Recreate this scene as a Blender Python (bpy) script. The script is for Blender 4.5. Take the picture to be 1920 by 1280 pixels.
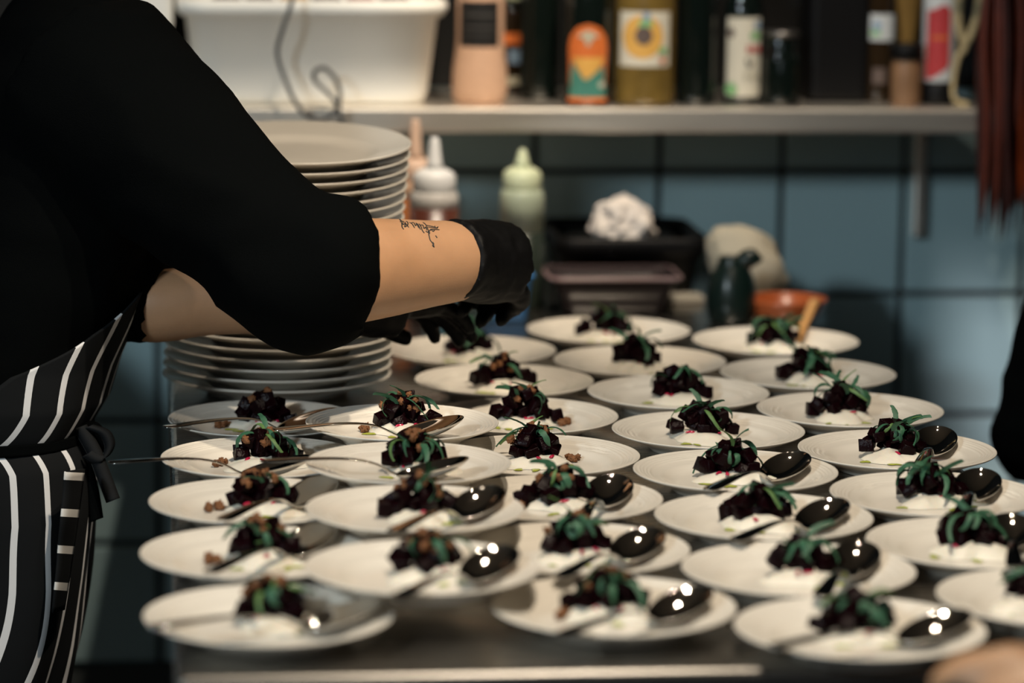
import bpy, bmesh, math, random
from mathutils import Vector, Matrix, noise
from mathutils.bvhtree import BVHTree

sc = bpy.context.scene
for o in list(bpy.data.objects):
    bpy.data.objects.remove(o, do_unlink=True)
COL = sc.collection
RAD = math.radians

# ------------------------------------------------------------------ camera
FPX, IW, IH = 6200.0, 1920, 1280
PSI, PIT, ROLL = RAD(6.2), RAD(9.6), 0.0125
CAM = Vector((0, 0, 1.69))
_f = Vector((math.sin(PSI) * math.cos(PIT), math.cos(PSI) * math.cos(PIT), -math.sin(PIT)))
_r = Vector((math.cos(PSI), -math.sin(PSI), 0))
_u = _r.cross(_f)
CR = _r * math.cos(ROLL) + _u * math.sin(ROLL)
CU = _u * math.cos(ROLL) - _r * math.sin(ROLL)
cam = bpy.data.cameras.new('camera')
camo = bpy.data.objects.new('camera', cam)
COL.objects.link(camo)
camo.matrix_world = Matrix(((CR.x, CU.x, -_f.x, CAM.x), (CR.y, CU.y, -_f.y, CAM.y), (CR.z, CU.z, -_f.z, CAM.z), (0, 0, 0, 1)))
cam.sensor_width = 36.0
cam.lens = FPX / IW * 36.0
cam.clip_start = 0.05
cam.dof.use_dof = True
cam.dof.focus_distance = 3.88
cam.dof.aperture_fstop = 2.35
sc.camera = camo


def ray(x, y):
    return _f + CR * ((x - IW / 2) / FPX) - CU * ((y - IH / 2) / FPX)


def onz(x, y, z):                       # the point seen at x, y on the level z
    d = ray(x, y)
    return CAM + d * ((z - CAM.z) / d.z)


def onY(x, y, Y):                       # the point seen at x, y on the upright plane Y
    d = ray(x, y)
    return CAM + d * ((Y - CAM.y) / d.y)


def atd(x, y, t):                       # the point seen at x, y at distance t
    return CAM + ray(x, y) * t


# ------------------------------------------------------------------ world, lights, exposure
world = bpy.data.worlds.new('world')
sc.world = world
world.use_nodes = True
world.node_tree.nodes['Background'].inputs[0].default_value = (0.45, 0.62, 0.8, 1)
world.node_tree.nodes['Background'].inputs[1].default_value = 0.0015
sc.view_settings.view_transform = 'Standard'
sc.view_settings.look = 'None'
sc.view_settings.exposure = 0.0
sc.view_settings.gamma = 1.0
sc.view_settings.use_curve_mapping = False


def spot(name, loc, target, power, size, blend, color, radius):
    l = bpy.data.lights.new(name, 'SPOT')
    l.energy, l.spot_size, l.spot_blend, l.color, l.shadow_soft_size = power, RAD(size), blend, color, radius
    o = bpy.data.objects.new(name, l)
    o.location = loc
    o.rotation_euler = (Vector(target) - Vector(loc)).to_track_quat('-Z', 'Y').to_euler()
    COL.objects.link(o)
    return o


def area(name, loc, target, power, sx, sy, color, spread=180):
    l = bpy.data.lights.new(name, 'AREA')
    l.shape = 'RECTANGLE'
    l.energy, l.size, l.size_y, l.color, l.spread = power, sx, sy, color, RAD(spread)
    o = bpy.data.objects.new(name, l)
    o.location = loc
    o.rotation_euler = (Vector(target) - Vector(loc)).to_track_quat('-Z', 'Y').to_euler()
    COL.objects.link(o)
    return o


WARM = (1.0, 0.85, 0.67)
COOL = (0.80, 0.93, 1.0)
spot('ceiling_spot_light', (0.50, 2.72, 2.75), (0.50, 3.02, 0.9), 124, 88, 0.7, WARM, 0.022)
spot('ceiling_spot_light', (0.80, 3.70, 2.75), (0.76, 3.65, 0.9), 24, 66, 0.5, WARM, 0.022)
spot('ceiling_spot_light', (0.82, 4.15, 2.75), (0.80, 4.92, 1.12), 112, 42, 0.6, WARM, 0.022)
spot('ceiling_spot_light', (0.40, 4.20, 2.75), (0.20, 5.06, 1.25), 88, 44, 0.6, WARM, 0.022)
spot('ceiling_spot_light', (0.76, 2.90, 2.75), (0.06, 4.22, 0.98), 112, 25, 0.5, WARM, 0.022)
# daylight: a broad window behind the camera, small high ones to the left and the right of it
area('window_light', (-0.8, -2.2, 2.3), (0.5, 4.0, 0.9), 8, 2.2, 1.5, COOL)
area('window_light', (-2.12, 0.55, 2.74), (0.9, 5.0, 0.9), 80, 0.30, 0.36, COOL)
area('window_light', (3.1, 1.9, 2.0), (1.36, 5.38, 0.66), 1.05, 0.35, 0.35, (1.0, 0.92, 0.92), 18)


# ------------------------------------------------------------------ materials
MATS = {}


def mat(name, color, rough=0.5, metal=0.0, var=0.0, vscale=20.0, bump=0.0, bscale=60.0, trans=0.0, ior=1.45, coat=0.0, sss=0.0, spec=0.5, alpha=1.0, sheen=0.0):
    if name in MATS:
        return MATS[name]
    m = bpy.data.materials.new(name)
    m.use_nodes = True
    nt = m.node_tree
    b = nt.nodes['Principled BSDF']
    b.inputs['Base Color'].default_value = (*color, 1)
    b.inputs['Roughness'].default_value = rough
    b.inputs['Metallic'].default_value = metal
    b.inputs['IOR'].default_value = ior
    b.inputs['Transmission Weight'].default_value = trans
    b.inputs['Coat Weight'].default_value = coat
    b.inputs['Specular IOR Level'].default_value = spec
    b.inputs['Alpha'].default_value = alpha
    b.inputs['Sheen Weight'].default_value = sheen
    if sss:
        b.inputs['Subsurface Weight'].default_value = sss
        b.inputs['Subsurface Radius'].default_value = (0.01, 0.004, 0.002)
        b.inputs['Subsurface Scale'].default_value = 0.5
    tc = nt.nodes.new('ShaderNodeTexCoord')
    if var:
        n = nt.nodes.new('ShaderNodeTexNoise')
        n.inputs['Scale'].default_value = vscale
        n.inputs['Detail'].default_value = 4
        nt.links.new(tc.outputs['Object'], n.inputs['Vector'])
        mx = nt.nodes.new('ShaderNodeMix')
        mx.data_type = 'RGBA'
        mx.inputs[6].default_value = (*[max(0, c * (1 - var)) for c in color], 1)
        mx.inputs[7].default_value = (*[min(1, c * (1 + var)) for c in color], 1)
        nt.links.new(n.outputs['Fac'], mx.inputs[0])
        nt.links.new(mx.outputs[2], b.inputs['Base Color'])
    if bump:
        n2 = nt.nodes.new('ShaderNodeTexNoise')
        n2.inputs['Scale'].default_value = bscale
        n2.inputs['Detail'].default_value = 3
        nt.links.new(tc.outputs['Object'], n2.inputs['Vector'])
        bp = nt.nodes.new('ShaderNodeBump')
        bp.inputs['Strength'].default_value = bump
        bp.inputs['Distance'].default_value = 0.002
        nt.links.new(n2.outputs['Fac'], bp.inputs['Height'])
        nt.links.new(bp.outputs['Normal'], b.inputs['Normal'])
    MATS[name] = m
    return m


def stripe_mat(name, axis, pitch, width, dark, light, shift=0.0):
    m = mat(name, dark, 0.85, spec=0.2)
    nt = m.node_tree
    b = nt.nodes['Principled BSDF']
    uv = nt.nodes.new('ShaderNodeUVMap')
    sx = nt.nodes.new('ShaderNodeSeparateXYZ')
    nt.links.new(uv.outputs[0], sx.inputs[0])

    def math_node(op, a, v=None):
        n = nt.nodes.new('ShaderNodeMath')
        n.operation = op
        nt.links.new(a, n.inputs[0])
        if v is not None:
            n.inputs[1].default_value = v
        return n.outputs[0]
    c = math_node('ADD', sx.outputs[axis], shift + 50 * pitch)
    c = math_node('DIVIDE', c, pitch)
    c = math_node('FRACT', c)
    c = math_node('LESS_THAN', c, width / pitch)
    mx = nt.nodes.new('ShaderNodeMix')
    mx.data_type = 'RGBA'
    mx.inputs[6].default_value = (*dark, 1)
    mx.inputs[7].default_value = (*light, 1)
    nt.links.new(c, mx.inputs[0])
    nt.links.new(mx.outputs[2], b.inputs['Base Color'])
    return m


def brushed(name, color, rough, scale=(4, 220, 220)):
    m = mat(name, color, rough, 1.0)
    nt = m.node_tree
    b = nt.nodes['Principled BSDF']
    tc = nt.nodes.new('ShaderNodeTexCoord')
    mp = nt.nodes.new('ShaderNodeMapping')
    mp.inputs['Scale'].default_value = scale
    n = nt.nodes.new('ShaderNodeTexNoise')
    n.inputs['Scale'].default_value = 1.0
    n.inputs['Detail'].default_value = 3
    nt.links.new(tc.outputs['Object'], mp.inputs[0])
    nt.links.new(mp.outputs[0], n.inputs['Vector'])
    mr = nt.nodes.new('ShaderNodeMapRange')
    mr.inputs[3].default_value = rough * 0.7
    mr.inputs[4].default_value = rough * 1.35
    nt.links.new(n.outputs['Fac'], mr.inputs[0])
    nt.links.new(mr.outputs[0], b.inputs['Roughness'])
    return m


M_TILE = mat('tile_glaze', (0.355, 0.505, 0.535), 0.34, var=0.05, vscale=3)
M_GROUT = mat('grout', (0.06, 0.07, 0.07), 0.9, var=0.2, vscale=40)
M_FLOOR = mat('floor_vinyl', (0.03, 0.03, 0.032), 0.6, var=0.3, vscale=8)
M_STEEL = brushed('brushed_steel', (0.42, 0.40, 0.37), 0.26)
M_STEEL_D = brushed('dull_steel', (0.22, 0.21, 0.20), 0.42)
M_SHELF = brushed('shelf_steel', (0.90, 0.85, 0.77), 0.40)
M_SPOON = mat('spoon_steel', (0.60, 0.57, 0.53), 0.055, 1.0)
M_CERAMIC = mat('plate_glaze', (0.735, 0.69, 0.61), 0.24, var=0.06, vscale=14, coat=0.2)
M_CREAM = mat('labneh_cream', (0.72, 0.675, 0.575), 0.45, var=0.05, vscale=60, bump=0.25, bscale=140, sss=0.2)
M_BEET = mat('roast_beet', (0.0055, 0.0010, 0.0018), 0.26, var=0.6, vscale=120, bump=0.4, bscale=300, spec=0.08)
M_JUICE = mat('beet_juice', (0.42, 0.02, 0.06), 0.2)
M_HERB = mat('herb_leaf', (0.030, 0.105, 0.055), 0.55, var=0.4, vscale=120, bump=0.2, bscale=400)
M_HERB2 = mat('herb_leaf_pale', (0.085, 0.17, 0.05), 0.55, var=0.35, vscale=120)
M_NUT = mat('walnut', (0.19, 0.075, 0.025), 0.65, var=0.6, vscale=300, bump=0.9, bscale=420)
M_OIL = mat('green_oil', (0.36, 0.40, 0.06), 0.1, var=0.3, vscale=80)
M_BLACK = mat('black_cotton', (0.0013, 0.0017, 0.0018), 0.95, bump=0.3, bscale=900, spec=0.04)
M_APRON = stripe_mat('striped_apron_cloth', 0, 0.0445, 0.0085, (0.0040, 0.0048, 0.0055), (0.62, 0.62, 0.62), 0.012)
M_APRONH = stripe_mat('striped_apron_cloth_across', 1, 0.044, 0.0095, (0.0040, 0.0048, 0.0055), (0.60, 0.58, 0.54))
M_GLOVE = mat('black_nitrile', (0.0028, 0.0028, 0.003), 0.55, bump=0.25, bscale=80, spec=0.12)
M_SKIN = mat('skin', (0.40, 0.225, 0.122), 0.5, var=0.12, vscale=30, bump=0.12, bscale=500, sss=0.12)
M_INK = mat('tattoo_ink', (0.022, 0.022, 0.02), 0.6)
M_HAIR = mat('dark_hair', (0.02, 0.013, 0.008), 0.55)
M_TUB = mat('white_plastic', (0.88, 0.87, 0.82), 0.42, var=0.04, vscale=6)
M_CABLE = mat('grey_rubber', (0.05, 0.055, 0.06), 0.5)
M_BLKPL = mat('black_plastic', (0.0035, 0.0035, 0.004), 0.5, spec=0.2)
M_WOOD = mat('spatula_wood', (0.50, 0.27, 0.10), 0.55, var=0.25, vscale=30)
M_TERRA = mat('terracotta', (0.36, 0.085, 0.025), 0.3, var=0.3, vscale=30)


# ------------------------------------------------------------------ mesh helpers
def link(o, parent=None):
    COL.objects.link(o)
    if parent is not None:
        o.parent = parent
    return o


def new_mesh(name, verts, faces, smooth=True):
    me = bpy.data.meshes.new(name)
    me.from_pydata([tuple(v) for v in verts], [], faces)
    me.update()
    if smooth:
        me.polygons.foreach_set('use_smooth', [True] * len(me.polygons))
    return me


def add(name, me, m, parent=None, loc=None, rot=None, scale=None):
    o = bpy.data.objects.new(name, me)
    if m is not None and not me.materials:
        me.materials.append(m)
    if loc is not None:
        o.location = loc
    if rot is not None:
        o.rotation_euler = rot
    if scale is not None:
        o.scale = scale
    return link(o, parent)


def tag(o, label, cat, group=None, kind=None):
    o['label'] = label
    o['category'] = cat
    if group:
        o['group'] = group
    if kind:
        o['kind'] = kind
    return o


def thing(name, label, cat, loc=(0, 0, 0), rz=0.0, group=None):
    o = bpy.data.objects.new(name, None)
    o.empty_display_size = 0.02
    o.location = loc
    o.rotation_euler = (0, 0, rz)
    COL.objects.link(o)
    return tag(o, label, cat, group)


def struct(o):
    o['kind'] = 'structure'
    return o


def lathe(prof, seg=48, cap_lo=False, cap_hi=False):
    """prof: list of (r, z) from one end to the other"""
    V, Fc = [], []
    n = len(prof)
    for i in range(seg):
        a = 2 * math.pi * i / seg
        for r, z in prof:
            V.append((r * math.cos(a), r * math.sin(a), z))
    for i in range(seg):
        j = (i + 1) % seg
        for k in range(n - 1):
            Fc.append((i * n + k, j * n + k, j * n + k + 1, i * n + k + 1))
    if cap_lo:
        Fc.append(tuple(i * n for i in range(seg))[::-1])
    if cap_hi:
        Fc.append(tuple(i * n + n - 1 for i in range(seg)))
    return V, Fc


def box_bm(bm, c, s, rot=None, bevel=0.0, seg=2):
    r = bmesh.ops.create_cube(bm, size=1.0)
    vs = r['verts']
    bmesh.ops.scale(bm, vec=s, verts=vs)
    if bevel:
        es = list({e for v in vs for e in v.link_edges})
        rb = bmesh.ops.bevel(bm, geom=es, offset=bevel, segments=seg, profile=0.5, affect='EDGES')
        vs = list({v for f in rb['faces'] for v in f.verts} | {v for v in vs if v.is_valid})
    if rot is not None:
        bmesh.ops.rotate(bm, cent=(0, 0, 0), matrix=rot, verts=vs)
    bmesh.ops.translate(bm, vec=c, verts=vs)
    return vs


def box(name, c, s, m, parent=None, bevel=0.003, seg=2, loc=None, rot=None):
    bm = bmesh.new()
    box_bm(bm, c, s, None, bevel, seg)
    me = bpy.data.meshes.new(name)
    bm.to_mesh(me)
    bm.free()
    return add(name, me, m, parent, loc, rot)


def tube_geo(path, radii, seg=10, caps=True):
    path = [Vector(p) for p in path]
    if not hasattr(radii, '__len__'):
        radii = [radii] * len(path)
    V, Fc = [], []
    up = Vector((0, 0, 1))
    n = len(path)
    prev = None
    for i, p in enumerate(path):
        t = (path[min(i + 1, n - 1)] - path[max(i - 1, 0)]).normalized()
        if prev is None:
            a = up if abs(t.dot(up)) < 0.9 else Vector((1, 0, 0))
            s = t.cross(a).normalized()
        else:
            s = (prev - t * prev.dot(t)).normalized()
        prev = s
        q = t.cross(s)
        for k in range(seg):
            a = 2 * math.pi * k / seg
            r = radii[i]
            ra, rb = r if hasattr(r, '__len__') else (r, r)
            V.append(p + s * (ra * math.cos(a)) + q * (rb * math.sin(a)))
    for i in range(n - 1):
        for k in range(seg):
            l = (k + 1) % seg
            Fc.append((i * seg + k, i * seg + l, (i + 1) * seg + l, (i + 1) * seg + k))
    if caps:
        Fc.append(tuple(range(seg))[::-1])
        Fc.append(tuple((n - 1) * seg + k for k in range(seg)))
    return V, Fc


def catmull(pts, sub=6):
    pts = [Vector(p) for p in pts]
    out = []
    n = len(pts)
    for i in range(n - 1):
        p0, p1, p2, p3 = pts[max(i - 1, 0)], pts[i], pts[i + 1], pts[min(i + 2, n - 1)]
        for k in range(sub):
            t = k / sub
            out.append(0.5 * ((2 * p1) + (p2 - p0) * t + (2 * p0 - 5 * p1 + 4 * p2 - p3) * t * t + (3 * p1 - p0 - 3 * p2 + p3) * t ** 3))
    out.append(pts[-1])
    return out


def lerp_list(vals, n):
    out = []
    m = len(vals) - 1
    for i in range(n):
        x = i / (n - 1) * m
        k = min(int(x), m - 1)
        t = x - k
        a, b = vals[k], vals[k + 1]
        if hasattr(a, '__len__'):
            out.append(tuple(a[j] * (1 - t) + b[j] * t for j in range(len(a))))
        else:
            out.append(a * (1 - t) + b * t)
    return out


def tube(name, pts, radii, m, parent=None, sub=6, seg=10):
    p = catmull(pts, sub)
    r = lerp_list(radii, len(p)) if hasattr(radii, '__len__') else radii
    V, Fc = tube_geo(p, r, seg)
    return add(name, new_mesh(name, V, Fc), m, parent)


def join_geo(parts):
    V, Fc = [], []
    for v, f in parts:
        o = len(V)
        V += [tuple(x) for x in v]
        Fc += [tuple(i + o for i in q) for q in f]
    return V, Fc


def ellipsoid(c, r, seg=16, rings=10):
    pr = [(max(1e-4, math.sin(math.pi * i / rings)), -math.cos(math.pi * i / rings)) for i in range(rings + 1)]
    V, Fc = lathe(pr, seg)
    c = Vector(c)
    return [c + Vector((v[0] * r[0], v[1] * r[1], v[2] * r[2])) for v in V], Fc


def fuse(name, parts, voxel, smooth=4):
    """one continuous surface out of overlapping closed shapes"""
    V, Fc = join_geo(parts)
    me = new_mesh(name, V, Fc)
    o = bpy.data.objects.new(name, me)
    COL.objects.link(o)
    md = o.modifiers.new('r', 'REMESH')
    md.mode = 'VOXEL'
    md.voxel_size = voxel
    md.use_smooth_shade = True
    if smooth:
        s = o.modifiers.new('s', 'SMOOTH')
        s.iterations = smooth
        s.factor = 0.5
    dg = bpy.context.evaluated_depsgraph_get()
    out = bpy.data.meshes.new_from_object(o.evaluated_get(dg))
    bpy.data.objects.remove(o, do_unlink=True)
    bpy.data.meshes.remove(me)
    out.name = name
    out.materials.clear()
    out.polygons.foreach_set('use_smooth', [True] * len(out.polygons))
    return out


def wrinkle(me, amp, scale, stretch=(1, 1, 1), seed=0.0):
    me.update()
    nr = [v.normal.copy() for v in me.vertices]
    for v, n in zip(me.vertices, nr):
        q = Vector((v.co.x * stretch[0], v.co.y * stretch[1], v.co.z * stretch[2])) * scale + Vector((seed, seed, seed))
        v.co += n * (amp * (1 - abs(noise.noise(q)) * 2.4))
    me.update()


# ------------------------------------------------------------------ the room
ZC = 0.90                     # top of the counter
YW = 5.38                     # the tiled wall
floor = struct(box('floor', (0.5, 2.0, -0.03), (9, 9, 0.06), M_FLOOR, bevel=0))
struct(box('ceiling', (0.5, 2.0, 2.93), (9, 9, 0.06), mat('ceiling_paint', (0.34, 0.30, 0.25), 0.8), bevel=0))
wall = struct(box('wall_back', (0.5, YW + 0.06, 1.4), (7.0, 0.10, 2.8), M_GROUT, bevel=0))
TP = 0.2065
tb = bmesh.new()
box_bm(tb, (0, 0, 0), (TP - 0.011, 0.014, TP - 0.011), None, 0.003, 2)
tile_me = bpy.data.meshes.new('wall_tile')
tb.to_mesh(tile_me)
tb.free()
tile_me.materials.append(M_TILE)
panel = box('shade_panel', (0.5, YW - 0.006, 1.999), (7.0, 0.012, 1.602), mat('painted_wall_shade', (0.008, 0.008, 0.008), 0.7, var=0.2, vscale=6, spec=0.2), wall, bevel=0)  # added dark sheet: the shade above the shelf, put into its colour
rng = random.Random(5)
for i in range(-9, 4):
    for j in range(-4, 1):
        t = bpy.data.objects.new('wall_tile', tile_me)
        t.location = (1.239 + (i + 0.5) * TP, YW + 0.007 + rng.uniform(-0.0006, 0.0006), 1.058 + (j + 0.5) * TP)
        t.rotation_euler = (rng.uniform(-.003, .003), 0, rng.uniform(-.003, .003))
        link(t, wall)

# ------------------------------------------------------------------ counter
XL, XR, YF = 0.013, 0.945, 2.866
counter = thing('steel_counter', 'long brushed stainless steel counter covered with rows of plates', 'counter', (0, 0, 0))
cx = (XL + XR) / 2
box('counter_top', (cx, (YF + 5.36) / 2, ZC - 0.014), (XR - XL, 5.36 - YF, 0.028), M_STEEL, counter, bevel=0.009, seg=4)
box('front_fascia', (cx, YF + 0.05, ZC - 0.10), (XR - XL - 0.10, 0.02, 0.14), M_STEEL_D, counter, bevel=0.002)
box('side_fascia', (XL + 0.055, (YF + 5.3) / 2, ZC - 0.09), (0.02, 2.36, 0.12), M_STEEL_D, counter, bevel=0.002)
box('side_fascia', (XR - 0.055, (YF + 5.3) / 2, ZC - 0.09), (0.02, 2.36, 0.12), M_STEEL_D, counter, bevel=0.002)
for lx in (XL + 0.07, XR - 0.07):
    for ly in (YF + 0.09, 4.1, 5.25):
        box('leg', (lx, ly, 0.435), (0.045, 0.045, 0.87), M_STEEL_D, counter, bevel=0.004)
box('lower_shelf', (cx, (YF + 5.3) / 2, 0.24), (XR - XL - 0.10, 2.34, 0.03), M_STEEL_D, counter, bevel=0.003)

# low cabinet out of view, added to shade the lower left wall
shade_box = thing('shade_blocker', 'low steel cabinet along the wall behind the chef', 'cabinet', (-0.84, 4.9, 0))
box('blocker_body', (0, 0, .53), (.94, .92, .94), M_STEEL_D, shade_box, bevel=.004)
box('blocker_top', (0, 0, 1.025), (.96, .94, .05), M_STEEL_D, shade_box, bevel=.006)
for q in (-1, 1):
    box('blocker_door', (q * .232, -.466, .53), (.45, .014, .88), M_STEEL_D, shade_box, bevel=.003)
    box('handle', (q * .04, -.482, .62), (.016, .02, .16), M_STEEL, shade_box, bevel=.004)

# ------------------------------------------------------------------ wall shelf
YS = 5.05
ZS = 1.195
shelf = thing('wall_shelf', 'stainless steel wall shelf with a folded front lip carrying bottles and jars', 'shelf')
SX0, SX1 = -0.75, 1.302
box('shelf_board', ((SX0 + SX1) / 2, (YS + YW - 0.012) / 2, ZS - 0.004), (SX1 - SX0, YW - YS - 0.016, 0.008), M_SHELF, shelf, bevel=0.002)
box('front_lip', ((SX0 + SX1) / 2, YS, ZS - 0.019), (SX1 - SX0, 0.010, 0.038), M_SHELF, shelf, bevel=0.004, seg=3)
box('end_cap', (SX1 - 0.004, YS + 0.012, ZS - 0.019), (0.012, 0.03, 0.039), M_SHELF, shelf, bevel=0.003)
for bx in (0.05, 1.262):
    box('bracket', (bx, YW - 0.012, ZS - 0.13), (0.022, 0.02, 0.23), M_SHELF, shelf, bevel=0.004)



# ------------------------------------------------------------------ plates
def plate_mesh(name, D, H, relief=True, seg=120):
    R = D / 2
    k = R / 0.1175
    top = [(0.0002, .0062), (.02, .0062), (.045, .0063), (.062, .0066), (.070, .0074), (.0765, .0100), (.0815, .0128), (.0850, .0143)]
    rim = []
    for i in range(1, 25):
        r = .0850 + (.1148 - .0850) * i / 24
        rim.append((r, .0143 + (.0226 - .0143) * (i / 24) ** 1.1))
    lip = [(.1164, .0234), (.1173, .0232), (.1175, .0224), (.1168, .0214)]
    under = [(.110, .0188), (.098, .0142), (.086, .0098), (.078, .0058), (.0735, .0032), (.0725, .0004), (.0705, 0.0), (.0685, .0004), (.067, .0026), (.03, .0030), (.0002, .0030)]
    prof = top + rim + lip + under
    h = H / .0234
    V, Fc = [], []
    n = len(prof)
    for i in range(seg):
        a = 2 * math.pi * i / seg
        wob = 0.0020 * abs(math.sin(3 * a)) ** 0.7
        for q, (r, z) in enumerate(prof):
            dz = 0.0
            if relief and len(top) <= q < len(top) + len(rim):
                rr = r + wob
                for rc in (.0995, .1035, .1075, .1110):
                    dz += 0.00105 * math.exp(-((rr - rc) / .00105) ** 2)
                lobe = max(0.0, math.cos(3 * a)) ** 8
                dz += 0.0012 * lobe * math.cos((r - .092) * 900 + 7 * math.sin(18 * a)) * math.exp(-((r - .093) / .006) ** 2)
            V.append((r * k * math.cos(a), r * k * math.sin(a), z * h + dz))
    for i in range(seg):
        j = (i + 1) % seg
        for q in range(n - 1):
            Fc.append((i * n + q, j * n + q, j * n + q + 1, i * n + q + 1))
    me = new_mesh(name, V, Fc)
    me.materials.append(M_CERAMIC)
    return me


PD, PH = 0.233, 0.0236
plate_me = plate_mesh('dessert_plate', PD, PH)
plate_small = plate_mesh('dessert_plate', 0.227, PH)

# column, row from the front: rim centre in the photograph
PLATES = {
    'A1': (504, 1150), 'A2': (480, 1033), 'A3': (482, 936), 'A4': (492, 855), 'A5': (495, 783),
    'B2': (791, 1060), 'B3': (778, 951), 'B4': (766, 865), 'B5': (754, 790),
    'C1': (1150, 1133), 'C2': (1084, 1026), 'C3': (1044, 931), 'C4': (1012, 851), 'C5': (982, 777), 'C6': (946, 711), 'C7': (883, 654),
    'D1': (1611, 1173), 'D2': (1502, 1064), 'D3': (1432, 965), 'D4': (1379, 880), 'D5': (1328, 804), 'D6': (1271, 733), 'D7': (1200, 675), 'D8': (1141, 617),
    'E1': (1980, 1115), 'E2': (1831, 1018), 'E3': (1753, 924), 'E4': (1682, 841), 'E5': (1594, 766), 'E6': (1515, 698), 'E7': (1454, 637)}
COLNAME = {'A': 'leftmost column', 'B': 'second column from left', 'C': 'middle column', 'D': 'fourth column from left', 'E': 'rightmost column'}
ORD = ['first', 'second', 'third', 'fourth', 'fifth', 'sixth', 'seventh', 'eighth']
BRAISE = 0.0243
plate_pos = {}
rng = random.Random(11)
for k, (px, py) in PLATES.items():
    up = BRAISE if k[0] == 'B' else 0.0
    p = onz(px, py, ZC + PH + up)
    p.z = ZC + 0.0003 + up
    plate_pos[k] = p
for it in range(40):                       # neighbours on the counter touch, they never cut into each other
    for a in PLATES:
        for b in PLATES:
            if a < b and (a[0] == 'B') == (b[0] == 'B'):
                d = plate_pos[b] - plate_pos[a]
                if d.length < PD + .0006:
                    m_ = d.normalized() * (PD + .0006 - d.length) / 2
                    plate_pos[a] -= m_
                    plate_pos[b] += m_
for k in PLATES:
    p = plate_pos[k]
    o = add('dessert_plate', plate_small if k[0] == 'B' else plate_me, None, None, p, (0, 0, rng.uniform(0, 6.28)))
    n = int(k[1]) - (2 if k[0] == 'B' else 1)
    o['ordinal'] = ORD[n]
    extra = ''
    tag(o, ('raised cream' if k[0] == 'B' else 'cream') + ' rimmed plate, %s from the front in the %s' % (ORD[n], COLNAME[k[0]]) + extra, 'plate', 'plated starters on the counter')
    del o['ordinal']

# ------------------------------------------------------------------ food
rng = random.Random(21)


def cube_mesh(i):
    r = random.Random(100 + i)
    bm = bmesh.new()
    s = (r.uniform(.0125, .0175), r.uniform(.0125, .0165), r.uniform(.011, .0155))
    box_bm(bm, (0, 0, 0), s, None, 0.0011, 2)
    for v in bm.verts:
        v.co += Vector((r.uniform(-1, 1), r.uniform(-1, 1), r.uniform(-1, 1))) * 0.0005
        v.co.x += v.co.z * r.uniform(-.02, .12)
    me = bpy.data.meshes.new('beet_cube')
    bm.to_mesh(me)
    bm.free()
    me.polygons.foreach_set('use_smooth', [True] * len(me.polygons))
    me.materials.append(M_BEET)
    return me


def nut_mesh(i):
    bm = bmesh.new()
    bmesh.ops.create_icosphere(bm, subdivisions=3, radius=1)
    for v in bm.verts:
        n = noise.noise(v.co * 1.9 + Vector((i * 7.1, 0, 0)))
        n2 = abs(noise.noise(v.co * 5.6 + Vector((i * 3.1, 9, 0))))
        v.co *= 0.0056 * (0.72 + 0.45 * n + 1.1 * n2)
        v.co.z *= 0.8
    me = bpy.data.meshes.new('walnut_piece')
    bm.to_mesh(me)
    bm.free()
    me.polygons.foreach_set('use_smooth', [True] * len(me.polygons))
    me.materials.append(M_NUT)
    return me


def herb_mesh(i):
    """a curled ribbon of leaf: starts at the origin, rises a little and falls away along +x"""
    r = random.Random(300 + i)
    L = r.uniform(.026, .046)
    w = r.uniform(.0016, .0032)
    n = 12
    style = i % 5
    x = z = 0.0
    ang = RAD({0: 42, 1: 12, 2: 72, 3: 20, 4: 30}[style] + r.uniform(-10, 10))
    turn = {0: -135, 1: -80, 2: -45, 3: -330, 4: -190}[style] * RAD(1) * r.uniform(.85, 1.15)
    if style == 2:
        L = r.uniform(.018, .030)
    yb = r.uniform(-.012, .012)
    twist = r.uniform(-1.2, 1.2)
    V, Fc = [], []
    for k in range(n + 1):
        t = k / n
        ww = w * (0.8 + 0.45 * math.sin(math.pi * t)) * r.uniform(.85, 1.15)
        tw = twist * t + r.uniform(-.1, .1)
        c = Vector((x, yb * t * t * 2, z))
        sd = Vector((-math.sin(ang) * math.sin(tw), math.cos(tw), math.cos(ang) * math.sin(tw)))
        nr = Vector((-math.sin(ang), 0, math.cos(ang)))
        V += [c - sd * ww, c + nr * 0.0007, c + sd * ww]
        x += math.cos(ang) * L / n
        z += math.sin(ang) * L / n
        ang += turn / n
    for k in range(n):
        a = k * 3
        Fc += [(a, a + 1, a + 4, a + 3), (a + 1, a + 2, a + 5, a + 4)]
    m = len(V)
    V += [v - Vector((0, 0, .0005)) for v in V]
    Fc += [tuple(j + m for j in f)[::-1] for f in Fc]
    me = new_mesh('herb_strip', V, Fc)
    me.materials.append(M_HERB if i % 7 else M_HERB2)
    return me


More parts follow.
